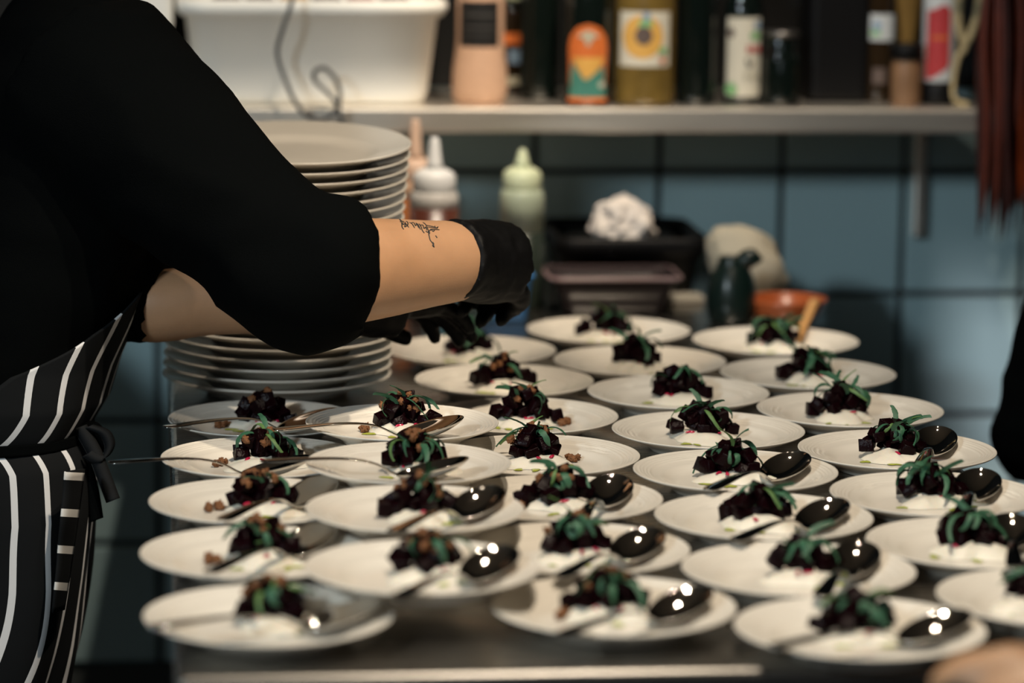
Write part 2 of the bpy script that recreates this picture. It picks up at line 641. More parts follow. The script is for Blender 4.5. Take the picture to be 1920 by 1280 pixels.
def cream_mesh(i):
    r = random.Random(500 + i)
    rings, seg = 9, 40
    V, Fc = [(0, 0, .0135)], []
    ph = r.uniform(0, 6)
    for q in range(1, rings + 1):
        t = q / rings
        for s in range(seg):
            a = 2 * math.pi * s / seg
            R = (.040 + .006 * math.sin(2 * a + ph) + .0045 * math.sin(3 * a + 2 * ph) + .003 * math.sin(5 * a + ph)) * t
            x, y = R * math.cos(a) * 1.08, R * math.sin(a) * 0.82
            z = .0135 * (1 - t ** 2.6) + .0035 * noise.noise(Vector((x * 70 + i * 5, y * 70, 1))) * (1 - t ** 4)
            V.append((x, y, max(0.0002, z)))
    for s in range(seg):
        Fc.append((0, 1 + s, 1 + (s + 1) % seg))
    for q in range(rings - 1):
        for s in range(seg):
            l = (s + 1) % seg
            a, b = 1 + q * seg, 1 + (q + 1) * seg
            Fc.append((a + s, b + s, b + l, a + l))
    me = new_mesh('cream_dollop', V, Fc)
    me.materials.append(M_CREAM)
    return me


def drop_mesh(i):
    r = random.Random(700 + i)
    seg = 18
    V, Fc = [(0, 0, .0009)], []
    for q, (t, z) in enumerate(((.6, .0008), (1, .0001))):
        for s in range(seg):
            a = 2 * math.pi * s / seg
            R = .0052 * t * (1 + .3 * math.sin(2 * a + i) + .2 * math.sin(3 * a + i * 2))
            V.append((R * 1.5 * math.cos(a), R * math.sin(a), z))
    for s in range(seg):
        l = (s + 1) % seg
        Fc += [(0, 1 + s, 1 + l), (1 + s, 1 + seg + s, 1 + seg + l, 1 + l)]
    return new_mesh('oil_drop', V, Fc)


CUBES = [cube_mesh(i) for i in range(8)]
NUTS = [nut_mesh(i) for i in range(6)]
HERBS = [herb_mesh(i) for i in range(25)]
CREAMS = [cream_mesh(i) for i in range(7)]
DROPS = [drop_mesh(i) for i in range(5)]
for d in DROPS:
    d.materials.append(M_OIL)
juice_me = drop_mesh(9)
juice_me.name = 'beet_juice'
juice_me.materials.append(M_JUICE)

# foot of the salad in the photograph, herbs, walnut pieces, stray nuts to the left (-1) or right (1)
SALADS = {
    'A1': (520, 1158, 6, 6, 0), 'A2': (495, 1042, 5, 9, -1), 'A3': (488, 943, 3, 9, -1), 'A4': (500, 860, 7, 6, -1), 'A5': (495, 790, 0, 5, -1),
    'B2': (810, 1062, 3, 8, 1), 'B3': (790, 960, 5, 7, 0), 'B4': (780, 873, 6, 7, 0), 'B5': (758, 796, 7, 7, -1),
    'C1': (1140, 1146, 8, 6, -1), 'C2': (1078, 1040, 9, 6, 1), 'C3': (1045, 948, 8, 5, -1), 'C4': (995, 860, 7, 5, 1), 'C5': (985, 784, 6, 6, 1), 'C6': (935, 720, 4, 4, 0), 'C7': (872, 658, 7, 0, 0),
    'D1': (1612, 1186, 7, 0, 0), 'D2': (1510, 1072, 6, 0, 0), 'D3': (1418, 974, 6, 0, 0), 'D4': (1362, 888, 8, 0, 0), 'D5': (1312, 816, 7, 0, 0), 'D6': (1272, 746, 5, 0, 0), 'D7': (1182, 680, 6, 0, 0), 'D8': (1128, 618, 6, 0, 0),
    'E1': (1940, 1135, 8, 0, 0), 'E2': (1812, 1034, 11, 0, 0), 'E3': (1740, 930, 12, 0, 0), 'E4': (1666, 842, 11, 0, 0), 'E5': (1570, 778, 12, 0, 0), 'E6': (1515, 706, 10, 0, 0), 'E7': (1450, 643, 10, 0, 0)}
for idx, (k, (px, py, nh, nn, side)) in enumerate(SALADS.items()):
    up = BRAISE if k[0] == 'B' else 0.0
    zb = ZC + up + 0.0068
    p = onz(px, py, zb)
    c = plate_pos[k]
    d = Vector((p.x - c.x, p.y - c.y))
    if d.length > 0.030:
        d *= 0.030 / d.length
    p = Vector((c.x + d.x, c.y + d.y, zb))
    n = int(k[1]) - (2 if k[0] == 'B' else 1)
    what = 'beetroot, walnut and herb salad' if nn and nh else ('beetroot salad with walnuts' if nn else 'beetroot and herb salad')
    t = thing('beetroot_salad', '%s on the %s plate from the front, %s' % (what, ORD[n], COLNAME[k[0]]), 'salad', p, rng.uniform(-.25, .25), 'beetroot salads on the plates')
    o = add('cream_dollop', CREAMS[idx % 7], None, t, (rng.uniform(-.002, .008), -0.010, 0), (0, 0, rng.choice((0, math.pi)) + rng.uniform(-.3, .3)), (rng.uniform(.98, 1.1), rng.uniform(.92, 1.05), rng.uniform(.75, 1.05)))
    # cubes heaped in layers
    lay = [(rng.randint(9, 10), .0285, .0150), (rng.randint(5, 6), .0185, .0250), (rng.randint(2, 3), .0085, .0345)]
    for li, (cnt, R, z) in enumerate(lay):
        ph = rng.uniform(0, 6)
        for q in range(cnt):
            a = ph + 2 * math.pi * q / cnt + rng.uniform(-.25, .25)
            rr = R * rng.uniform(.72, 1.1) if (li or q % 3) else R * rng.uniform(.15, .5)
            add('beet_cube', CUBES[rng.randrange(8)], None, t, (rr * 1.15 * math.cos(a), .004 + rr * .85 * math.sin(a), z + rng.uniform(-.002, .002)), (rng.uniform(-.6, .6), rng.uniform(-.6, .6), rng.uniform(0, 3)))
    if rng.random() < 0.6:
        s = rng.choice((-1, 1))
        add('beet_cube', CUBES[rng.randrange(8)], None, t, (s * rng.uniform(.034, .040), rng.uniform(-.008, .006), .0115), (rng.uniform(-.3, .3), rng.uniform(-.3, .3), rng.uniform(0, 3)))
    for q in range(nh + nh // 2):
        a = rng.uniform(0, 2 * math.pi) if q > 1 else -1.3 + q * 1.2
        rr = rng.uniform(.002, .018)
        add('herb_strip', HERBS[rng.randrange(25)], None, t, (rr * math.cos(a), .003 + rr * math.sin(a), .0425 - rr * .6 + rng.uniform(-.002, .003)), (rng.uniform(-.3, .3), rng.uniform(-.1, .3), a), (1, 1, 1))
    for q in range(nn * 2):
        if side and q % 3 == 0:
            loc = (side * rng.uniform(.040, .054), rng.uniform(-.022, .004), .0045)
        else:
            a = rng.uniform(0, 6.28)
            rr = rng.uniform(.004, .026)
            loc = (rr * 1.1 * math.cos(a), .002 + rr * .8 * math.sin(a), .0480 - rr * .8)
        s = rng.uniform(.55, .95)
        add('walnut_piece', NUTS[rng.randrange(6)], None, t, loc, (rng.uniform(0, 3), rng.uniform(0, 3), rng.uniform(0, 3)), (s, s, s))
    for q in range(3):
        a = rng.uniform(-2.6, -.5)
        add('oil_drop', DROPS[rng.randrange(5)], None, t, (.046 * math.cos(a), -.006 + .036 * math.sin(a), .0006), (0, 0, rng.uniform(0, 6)))
    for q in range(2):
        a = rng.uniform(-2.4, -.7)
        add('beet_juice', juice_me, None, t, (.025 * math.cos(a), .002 + .026 * math.sin(a), .0098), (rng.uniform(-.1, .3), 0, rng.uniform(0, 6)), (.7, .5, 3))


# ------------------------------------------------------------------ spoons
def spoon_mesh():
    L, B, Wb, Dp = .228, .079, .0262, .0125
    V, Fc = [], []
    st = []
    for i in range(19):
        t = i / 18
        x = B * (0.5 - 0.5 * math.cos(math.pi * t))
        u = x / B
        w = Wb * (max(0.0, 1 - (2 * u - 1) ** 2) ** 0.5) * (0.93 + 0.16 * (1 - u)) if 0 < u < 1 else 0.0004
        if u > .85:
            w = max(w, .0035)
        zr = .026 - .022 * u
        dp = Dp * max(0.0, 1 - (2 * u - 1) ** 2) ** 0.62
        st.append((x, w, zr, dp))
    for (x, w, z) in ((.085, .0036, .0058), (.094, .0033, .0112), (.106, .0035, .0158), (.125, .0042, .0186), (.150, .0057, .0186), (.175, .0074, .0168), (.200, .0092, .0146), (.216, .0100, .0132), (.224, .0086, .0126), (.228, .0045, .0124)):
        st.append((x, w, z, -.0008))
    nt = 12
    for (x, w, zr, dp) in st:
        for k in range(nt + 1):
            s = -1 + 2 * k / nt
            V.append((x, s * w, zr - dp * (1 - s * s)))
    m = nt + 1
    for i in range(len(st) - 1):
        for k in range(nt):
            Fc.append((i * m + k, (i + 1) * m + k, (i + 1) * m + k + 1, i * m + k + 1))
    me = new_mesh('table_spoon', V, Fc)
    o = bpy.data.objects.new('tmp', me)
    COL.objects.link(o)
    s = o.modifiers.new('s', 'SOLIDIFY')
    s.thickness = .0016
    s.offset = 0
    b = o.modifiers.new('b', 'SUBSURF')
    b.levels = b.render_levels = 1
    out = bpy.data.meshes.new_from_object(o.evaluated_get(bpy.context.evaluated_depsgraph_get()))
    bpy.data.objects.remove(o, do_unlink=True)
    out.name = 'table_spoon'
    out.polygons.foreach_set('use_smooth', [True] * len(out.polygons))
    out.materials.append(M_SPOON)
    return out


spoon_me = spoon_mesh()
SPOONS = {
    'A1': (640, 1160, 238, 1176), 'A2': (612, 1012, 372, 1082), 'A3': (600, 926, 408, 977), 'A4': (520, 884, 188, 868), 'A5': (580, 792, 228, 803),
    'B2': (917, 1064, 735, 1120), 'B3': (900, 948, 732, 996), 'B4': (812, 882, 470, 860), 'B5': (808, 806, 485, 803),
    'C1': (1275, 1140, 1030, 1192), 'C2': (1195, 1028, 1050, 1077), 'C3': (1142, 926, 1084, 975),
    'D1': (1752, 1182, 1448, 1207), 'D2': (1612, 1054, 1540, 1125), 'D3': (1541, 970, 1352, 1018), 'D4': (1472, 880, 1312, 920),
    'E2': (1895, 1002, 1905, 1075), 'E3': (1836, 914, 1798, 972), 'E4': (1755, 832, 1722, 884)}
for k, (bx, by, tx, ty) in SPOONS.items():
    up = BRAISE if k[0] == 'B' else 0.0
    b = onz(bx, by, ZC + up + 0.020)
    e = onz(tx, ty, ZC + up + 0.032)
    d = Vector((e.x - b.x, e.y - b.y)).normalized()
    c = plate_pos[k]
    off = Vector((b.x - c.x, b.y - c.y))
    if off.length > 0.070:
        b.x, b.y = c.x + off.x * .070 / off.length, c.y + off.y * .070 / off.length
    yaw = math.atan2(d.y, d.x)
    o = add('table_spoon', spoon_me, None, None)
    pitch = RAD(-2.0)
    M = Matrix.Translation((b.x, b.y, ZC + up + (0.0135 if k == 'A4' else 0.0105))) @ Matrix.Rotation(yaw, 4, 'Z') @ Matrix.Rotation(pitch, 4, 'Y') @ Matrix.Translation((-.038, 0, 0))
    o.matrix_world = M
    n = int(k[1]) - (2 if k[0] == 'B' else 1)
    tag(o, 'polished steel spoon lying across the %s plate from the front, %s' % (ORD[n], COLNAME[k[0]]), 'spoon', 'spoons on the plates')

# ------------------------------------------------------------------ stack of dinner plates
dinner_me = plate_mesh('dinner_plate', 0.298, 0.0270, relief=False, seg=72)
NSTK = 23
base = onz(520, 700, ZC + 0.024)
rng = random.Random(31)
names = ['topmost', 'second from the top', 'third from the top', 'fourth from the top', 'fifth from the top', 'sixth from the top']
sp_ = Vector((base.x, base.y, ZC + .0003))
for i in range(NSTK):
    fr = i / (NSTK - 1)
    tl = RAD(4.6) * fr
    o = add('dinner_plate', dinner_me, None, None, sp_, (tl, 0, 0))
    o.rotation_euler = (Matrix.Rotation(tl, 3, 'X') @ Matrix.Rotation(rng.uniform(0, 6), 3, 'Z')).to_euler()
    sp_ = sp_ + Vector((.0011 + rng.uniform(-.0004, .0004), rng.uniform(-.0004, .0004) - math.sin(tl) * .0138, math.cos(tl) * .0138))
    top = NSTK - 1 - i
    if top < 6:
        lab = 'white dinner plate, %s of the tall stack' % names[top] if top == 0 else 'white dinner plate, %s in the tall stack' % names[top]
    elif i == 0:
        lab = 'white dinner plate, lowest of the tall stack'
    elif i < 6:
        lab = 'white dinner plate, %s from the bottom in the tall stack' % ORD[i]
    else:
        lab = 'white dinner plate, %s from the top of the tall stack' % ('seventh eighth ninth tenth eleventh twelfth thirteenth fourteenth fifteenth sixteenth seventeenth eighteenth'.split()[top - 6])
    tag(o, lab, 'plate', 'stacked dinner plates')


# ------------------------------------------------------------------ bottles and things
def vessel(name, prof, m, parent, loc, seg=40, rot=None):
    V, Fc = lathe(prof, seg, True, True)
    return add(name, new_mesh(name, V, Fc), m, parent, loc, rot)


def wrap_label(name, R, polys, parent, loc, face):
    """flat print wrapped on a round body: polys = [(material, [(arc, height), ...]), ...]; face = heading of the label's middle"""
    V, Fc, mi, ms = [], [], [], []
    for li, (m, pts) in enumerate(polys):
        if m not in ms:
            ms.append(m)
        r = R + 0.0004 + 0.00035 * li
        us = [p[0] for p in pts]
        # split into thin upright slices so that it bends with the body
        u0, u1 = min(us), max(us)
        n = max(2, int((u1 - u0) / 0.004))
        prev = None
        for s in range(n + 1):
            u = u0 + (u1 - u0) * (s + (1e-4 if s == 0 else (-1e-4 if s == n else 0))) / n
            ys = []
            for a in range(len(pts)):
                p, q = pts[a], pts[(a + 1) % len(pts)]
                if (p[0] - u) * (q[0] - u) <= 0 and p[0] != q[0]:
                    ys.append(p[1] + (q[1] - p[1]) * (u - p[0]) / (q[0] - p[0]))
            if len(ys) < 2:
                prev = None
                continue
            a = face + u / R
            x, y = r * math.cos(a), r * math.sin(a)
            V += [(x, y, min(ys)), (x, y, max(ys))]
            cur = len(V) - 2
            if prev is not None:
                Fc.append((prev, cur, cur + 1, prev + 1))
                mi.append(ms.index(m))
            prev = cur
    me = new_mesh(name, V, Fc)
    for m in ms:
        me.materials.append(m)
    for p, i in zip(me.polygons, mi):
        p.material_index = i
    return add(name, me, None, parent, loc)


def rect(u0, u1, v0, v1):
    return [(u0, v0), (u1, v0), (u1, v1), (u0, v1)]


def disc(u, v, r, n=20, sy=1.0):
    return [(u + r * math.cos(2 * math.pi * i / n + .01), v + r * sy * math.sin(2 * math.pi * i / n + .01)) for i in range(n)]


FACE = math.atan2(-1, 0.0)          # labels face the room
FACE_CAM = RAD(-96)


def sx(x, Y=5.14):
    return onY(x, 203, Y).x


def squeeze(name, label, px, Y, H, R, m_body, m_fill, fill, m_cap):
    x = onY(px, 420, Y).x
    t = thing(name, label, 'bottle', (x, Y, ZC + .0003), 0, 'squeeze bottles')
    vessel('bottle_body', [(R * .94, 0), (R, .006), (R, H * .80), (R * .97, H * .82)], m_body, t, (0, 0, 0), 32)
    vessel('sauce', [(R * .92, .003), (R * .96, .008), (R * .96, H * fill)], m_fill, t, (0, 0, 0), 32)
    vessel('cap', [(R * 1.02, H * .80), (R * 1.04, H * .81), (R * 1.04, H * .875), (R * .98, H * .90), (R * .55, H * .935), (R * .40, H * .94)], m_cap, t, (0, 0, 0), 32)
    vessel('nozzle', [(R * .32, H * .93), (R * .26, H * .98), (R * .16, H * 1.12), (R * .10, H * 1.22)], m_cap, t, (0, 0, 0), 20)
    return t


M_SQ1 = mat('cloudy_plastic', (0.62, 0.60, 0.58), 0.35, trans=0.25)
M_SQ2 = mat('cloudy_plastic_orange', (0.60, 0.38, 0.25), 0.35, trans=0.2)
M_SQ3 = mat('cloudy_plastic_green', (0.42, 0.48, 0.36), 0.35, trans=0.15)
M_CAPW = mat('cap_white', (0.70, 0.71, 0.72), 0.4)
M_CAPO = mat('cap_peach', (0.60, 0.42, 0.32), 0.4)
M_CAPG = mat('cap_pale_green', (0.55, 0.60, 0.40), 0.4)
M_SAUCE_B = mat('brown_sauce', (0.075, 0.022, 0.014), 0.3)
M_SAUCE_O = mat('orange_sauce', (0.30, 0.10, 0.03), 0.3)
M_SHADE_G = mat('dark_green_shade', (0.02, 0.028, 0.022), 0.3)  # shadow on the green bottle's lower body, painted as a dark tone


def squeeze2(label, px, tip_y, Y, R, bodyH, m_clear, m_fill, fillH, m_cap):
    tip = onY(px, tip_y, Y)
    H = tip.z - ZC
    t = thing('squeeze_bottle', label, 'bottle', (tip.x, Y, ZC + .0003), 0, 'squeeze bottles')
    vessel('sauce_shade_body', [(R * .94, 0), (R, .006), (R, fillH)], m_fill, t, (0, 0, 0), 32)  # sauce, but on the green bottle painted shade
    vessel('bottle_shoulder', [(R, fillH), (R, bodyH - .012), (R * .93, bodyH - .002), (R * .86, bodyH)], m_clear, t, (0, 0, 0), 32)
    vessel('cap', [(R * .84, bodyH - .001), (R * .86, bodyH), (R * .86, bodyH + .022), (R * .76, bodyH + .028), (R * .42, bodyH + .034)], m_cap, t, (0, 0, 0), 32)
    vessel('nozzle', [(R * .40, bodyH + .033), (R * .30, bodyH + .042), (R * .20, H - .006), (R * .12, H)], m_cap, t, (0, 0, 0), 20)
    return t


squeeze2('squeeze bottle with peach cap standing behind the brown sauce bottle', 779, 224, 5.00, .036, .190, M_SQ2, M_SAUCE_O, .165, M_CAPO)
squeeze2('squeeze bottle of brown sauce with white cap beside the plate stack', 815, 258, 4.86, .037, .190, M_SQ1, M_SAUCE_B, .167, M_CAPW)
squeeze2('pale green squeeze bottle standing alone behind the gloved hand', 980, 280, 4.95, .034, .182, M_SQ3, M_SHADE_G, .118, M_CAPG)


def open_tub(name, parent, W, D, H, taper, rimw, m, loc, wall_t=.004, rz=0.0, rimh=.012):
    """open rectangular tub with rounded corners and an outward rim"""
    def ring(w, d, r, z, n=6):
        pts = []
        for cx_, cy_, a0 in ((w / 2 - r, d / 2 - r, 0), (-w / 2 + r, d / 2 - r, 90), (-w / 2 + r, -d / 2 + r, 180), (w / 2 - r, -d / 2 + r, 270)):
            for q in range(n + 1):
                a = RAD(a0 + 90 * q / n)
                pts.append((cx_ + r * math.cos(a), cy_ + r * math.sin(a), z))
        return pts
    w0, d0 = W - 2 * taper, D - 2 * taper
    rr = min(W, D) * .16
    rings = [ring(w0 * .86, d0 * .80, rr * .5, 0.0), ring(w0 * .96, d0 * .94, rr * .8, .004), ring(w0, d0, rr, .018), ring(W, D, rr, H - rimh), ring(W + rimw, D + rimw, rr * 1.05, H - rimh), ring(W + 2 * rimw, D + 2 * rimw, rr * 1.1, H - rimh * .6), ring(W + 2 * rimw, D + 2 * rimw, rr * 1.1, H - rimh * .2), ring(W + rimw, D + rimw, rr * 1.05, H),
             ring(W - wall_t, D - wall_t, rr, H - .001), ring(w0 - 2 * wall_t, d0 - 2 * wall_t, rr, .022), ring(w0 * .9, d0 * .85, rr * .6, .008)]
    n = len(rings[0])
    V = [p for r in rings for p in r]
    Fc = []
    for i in range(len(rings) - 1):
        for k in range(n):
            l = (k + 1) % n
            Fc.append((i * n + k, i * n + l, (i + 1) * n + l, (i + 1) * n + k))
    Fc.append(tuple(range(n))[::-1])
    Fc.append(tuple((len(rings) - 1) * n + k for k in range(n)))
    return add(name, new_mesh(name, V, Fc), m, parent, loc, (0, 0, rz))


# white tub on the shelf with its contents
tl, tr = sx(331), sx(842)
t = thing('white_tub', 'large white plastic tub on the shelf holding packets, behind a grey cable', 'tub', ((tl + tr) / 2 - .004, 5.20, ZS + .0003))
open_tub('tub_body', t, tr - tl - .036, .27, .163, .014, .014, M_TUB, (0, 0, 0), rimh=.026)
rng = random.Random(8)
M_PK = [mat('packet_yellow', (0.5, 0.30, 0.08), .5), mat('packet_dark', (0.05, 0.02, 0.015), .5), mat('packet_red', (0.25, 0.05, 0.03), .5)]
for i in range(6):
    box('food_packet', (-.13 + i * .052, -.045 + rng.uniform(-.01, .03), .10), (.045, .08, .13), M_PK[(1, 1, 0, 1, 2, 1)[i]], t, bevel=.008, rot=None)
t = thing('white_box', 'white plastic box at the far left of the shelf', 'box', (sx(228, 5.2), 5.2, ZS + .0003))
open_tub('box_body', t, .12, .22, .11, .008, .006, M_TUB, (0, 0, 0))
box('box_lid', (0, 0, .1485), (.16, .25, .075), M_TUB, t, bevel=.012, seg=3)
box('box_inner', (0, 0, .07), (.10, .19, .09), M_TUB, t, bevel=.01)

# the cable with its loop
cp = [(556, -60), (548, 0), (530, 55), (520, 100), (535, 150), (556, 195), (585, 222), (618, 218), (636, 190), (634, 158), (612, 130), (592, 132), (590, 150), (612, 172), (632, 195), (640, 225), (646, 262)]
yy = [4.98] * len(cp)
t = thing('grey_cable', 'grey cable looping down in front of the white tub', 'cable', (sx(600), 5.0, ZS))
tp = [onY(x, y, 5.018 - .006 * (i % 3)) - t.location for i, (x, y) in enumerate(cp)]
tube('cord', tp, .0034, M_CABLE, t, 6, 8)
box('plug', tuple(tp[-1] + Vector((0, 0, -.012))), (.022, .018, .03), M_CABLE, t, bevel=.004)

# salt jar
M_SALT = mat('pink_salt', (0.62, 0.40, 0.28), 0.45, var=0.12, vscale=90)
M_LBLK = mat('label_black', (0.010, 0.010, 0.011), 0.6)
M_LGREY = mat('label_grey_print', (0.05, 0.05, 0.05), 0.6)
x = sx(899)
t = thing('salt_jar', 'round jar of pink salt with a black label', 'jar', (x, 5.14, ZS + .0003))
vessel('jar_body', [(.034, 0), (.041, .006), (.0435, .02), (.0425, .05), (.0385, .08), (.0370, .10), (.037, .172), (.033, .182), (.030, .19)], M_SALT, t, (0, 0, 0))
wrap_label('label', .0374, [(M_LBLK, rect(-.036, .032, .088, .160)), (M_LGREY, rect(-.028, .024, .118, .121)), (M_LGREY, rect(-.028, .020, .108, .110)), (M_LGREY, rect(-.024, .024, .136, .141))], t, (0, 0, 0), FACE_CAM)
vessel('lid', [(.0315, .186), (.034, .188), (.034, .214), (.031, .218)], M_BLKPL, t, (0, 0, 0))


def bottle(name, label, px, Y, R, H, m, neck=.4, cap=None, polys=None, cat='bottle', sh=.60, face=FACE_CAM, base=None):
    x = onY(px, 203, Y).x
    t = thing(name, label, cat, (x, Y, ZS + .0003), 0, 'bottles and jars on the shelf')
    rn = R * neck
    vessel('bottle_body', [(R * .85, 0), (R * .98, .004), (R, .012), (R, H * sh), (R * .96, H * (sh + .05)), (R * .80, H * (sh + .11)), (rn * 1.15, H * (sh + .20)), (rn, H * (sh + .26)), (rn, H * .94)], m, t, (0, 0, 0))
    vessel('cap', [(rn * 1.02, H * .925), (rn * 1.12, H * .93), (rn * 1.12, H * .995), (rn, H)], cap or M_BLKPL, t, (0, 0, 0), 28)
    if polys:
        wrap_label('label', R, polys, t, (0, 0, 0), face)
    return t


M_DGLASS = mat('dark_glass', (0.004, 0.007, 0.006), 0.06, coat=0.3)
M_BGLASS = mat('brown_glass', (0.020, 0.012, 0.006), 0.08)
M_OILB = mat('golden_oil', (0.17, 0.11, 0.028), 0.15, var=0.45, vscale=45, trans=0.15)
M_LCREAM = mat('label_cream', (0.62, 0.58, 0.48), 0.6)
M_LORANGE = mat('label_orange', (0.62, 0.15, 0.03), 0.6, var=.15, vscale=60)
M_LAMBER = mat('label_amber', (0.65, 0.36, 0.08), 0.6, var=.2, vscale=60)
M_LGREEN = mat('label_teal', (0.05, 0.20, 0.16), 0.6, var=.3, vscale=70)
M_LGRN = mat('label_green', (0.20, 0.42, 0.18), 0.6)
M_LBLUE = mat('label_blue', (0.20, 0.30, 0.42), 0.6)
M_LBROWN = mat('label_brown', (0.10, 0.07, 0.06), 0.6, var=.5, vscale=400)
M_LRED = mat('label_red', (0.42, 0.035, 0.04), 0.6, var=.25, vscale=60)
M_LGREY2 = mat('label_pale', (0.50, 0.53, 0.55), 0.6)
M_LSILV = mat('label_sage', (0.45, 0.42, 0.32), 0.6)

bottle('small_jar', 'small dark jar with orange and blue print behind the salt jar', 955, 5.27, .024, .15, M_BGLASS, .7, None, [(M_LORANGE, rect(-.016, .018, .082, .100)), (M_LBLUE, rect(-.002, .020, .052, .074)), (M_LSILV, rect(-.016, .014, .018, .030))], 'jar')
bottle('dark_bottle', 'plain black glass bottle next to the salt jar', 1010, 5.20, .031, .30, M_DGLASS, .4)
bottle('pale_bottle', 'bottle with a pale green band at the back of the shelf', 966, 5.325, .022, .31, M_BGLASS, .5, None, [(M_CAPG, rect(-.018, .018, .150, .19))], sh=.7)
teal = [(-.031, .013), (-.029, .065), (-.026, .072), (-.010, .048), (-.004, .040), (.004, .046), (.020, .060), (.030, .066), (.031, .013)]
bottle('orange_label_bottle', 'dark green glass bottle with an orange and teal label', 1100, 5.11, .0375, .30, M_DGLASS, .36, None,
       [(M_LORANGE, [(-.033, .008), (-.034, .092), (-.030, .108), (-.018, .122), (0, .128), (.018, .122), (.030, .108), (.034, .092), (.033, .008)]),
        (M_LAMBER, [(-.026, .076), (.028, .076), (.006, .040), (-.005, .040)]),
        (M_LGREEN, teal), (M_LSILV, [(-.018, .109), (0, .119), (.018, .109), (.004, .104), (.003, .094), (-.003, .094), (-.004, .104)]),
        (M_LCREAM, disc(.022, .034, .006)), (M_LORANGE, rect(-.032, .032, .007, .014))])
bottle('oil_bottle', 'clear plastic bottle of golden oil with a sunflower-coloured label', 1207, 5.12, .0475, .31, M_OILB, .32, M_CAPG,
       [(M_LCREAM, rect(-.047, .041, .062, .147)), (M_LAMBER, disc(-.006, .108, .034)), (M_LBROWN, disc(-.004, .110, .0145)), (M_LGRN, [(-.014, .124), (.010, .124), (.006, .136), (-.008, .136)]), (M_LBLUE, rect(-.006, .005, .134, .146)), (M_LGRN, rect(.020, .034, .082, .092)), (M_LORANGE, disc(.026, .072, .006))], sh=.55)
bottle('tall_dark_bottle', 'tall dark bottle between the oil and the white-labelled jar', 1304, 5.13, .031, .33, M_DGLASS, .42, sh=.66)
glyphs = [(M_LCREAM, rect(-.030, .030, .012, .136)), (M_LBROWN, disc(-.022, .112, .008)), (M_LBLUE, disc(.022, .124, .0075)), (M_LGRN, disc(.018, .108, .010, sy=.7)), (M_LRED, rect(.004, .010, .082, .092)), (M_LRED, rect(.012, .017, .082, .092)), (M_LRED, rect(.019, .026, .082, .092)),
          (M_LBLK, [(.002, .072), (.006, .072), (.009, .060), (.006, .058)]), (M_LBLK, [(.009, .058), (.012, .070), (.014, .070), (.011, .058)]), (M_LSILV, rect(.000, .006, .042, .050)), (M_LSILV, rect(.010, .015, .042, .050)), (M_LSILV, rect(.018, .023, .042, .050)), (M_LGRN, disc(-.018, .024, .010))]
bottle('white_label_jar', 'dark jar with a tall cream label and small red and green print', 1390, 5.14, .031, .20, M_DGLASS, .75, None, glyphs, 'jar', sh=.72)
M_GLASS = mat('clear_glass', (0.75, 0.78, 0.76), 0.03, trans=0.9, ior=1.3)
t = bottle('glass_jar', 'small clear glass jar with dark contents catching two highlights', 1462, 5.12, .031, .115, M_DGLASS, .8, M_STEEL_D, None, 'jar', sh=.62)
x = sx(1560, 5.2)
t = thing('black_canister', 'large plain black canister in the middle of the shelf', 'canister', (x, 5.2, ZS + .0003))
box('canister_body', (0, 0, .14), (.098, .10, .28), M_BLKPL, t, bevel=.012, seg=3)
box('canister_lid', (0, 0, .289), (.094, .096, .018), M_BLKPL, t, bevel=.005)
bottle('blue_print_bottle', 'dark bottle with a white label and blue-green print', 1646, 5.17, .024, .30, M_BGLASS, .5, M_CABLE, [(M_LGREY2, rect(-.020, .024, .098, .140)), (M_LBLUE, disc(-.008, .122, .008)), (M_LGRN, rect(-.018, -.002, .106, .114)), (M_LBROWN, rect(-.012, .008, .030, .055))], sh=.68)
M_AMBERPL = mat('amber_packet', (0.42, 0.27, 0.09), 0.4, var=.3, vscale=30)
t = thing('amber_packet', 'amber coloured tapering packet behind the spice jar', 'packet', (sx(1690, 5.26), 5.26, ZS + .0003))
vessel('packet_body', [(.017, 0), (.019, .004), (.0195, .09), (.030, .17), (.033, .24), (.006, .245)], M_AMBERPL, t, (0, 0, 0), 24)
M_SPICE = mat('brown_spice', (0.21, 0.115, 0.06), 0.5, var=.35, vscale=35)
t = thing('spice_jar', 'brown spice jar with a black lid', 'jar', (sx(1697, 5.11), 5.11, ZS + .0003), 0, 'bottles and jars on the shelf')
vessel('jar_body', [(.021, 0), (.0235, .003), (.0235, .070), (.021, .075)], M_SPICE, t, (0, 0, 0), 32)
vessel('lid', [(.024, .072), (.0265, .073), (.0265, .094), (.024, .097)], M_BLKPL, t, (0, 0, 0), 32)
t = thing('red_can', 'red and white spray can with black base and cap', 'can', (sx(1757, 5.13), 5.13, ZS + .0003))
vessel('base', [(.026, 0), (.0272, .002), (.0272, .036), (.026, .037)], M_BLKPL, t, (0, 0, 0), 32)
vessel('can_body', [(.026, .036), (.0265, .038), (.0265, .168), (.024, .176)], M_LGREY2, t, (0, 0, 0), 32)
vessel('cap', [(.0255, .172), (.026, .173), (.026, .22), (.022, .226)], M_BLKPL, t, (0, 0, 0), 32)
wrap_label('label', .0266, [(M_LRED, [(-.025, .040), (-.010, .044), (.010, .058), (.014, .064), (.014, .150), (.004, .160), (-.010, .152), (-.025, .148)]), (M_LORANGE, rect(-.016, .010, .104, .109))], t, (0, 0, 0), FACE_CAM)
M_TWIG = mat('pale_twig', (0.42, 0.34, 0.19), 0.7, var=.2, vscale=50)
t = thing('forked_twig', 'pale forked twig standing at the end of the shelf', 'twig', (sx(1796, 5.10), 5.10, ZS + .0003))
P = [onY(x, y, 5.10) - t.location for x, y in ((1815, 196), (1790, 186), (1788, 150), (1797, 105), (1808, 88), (1796, 40), (1800, -30))]
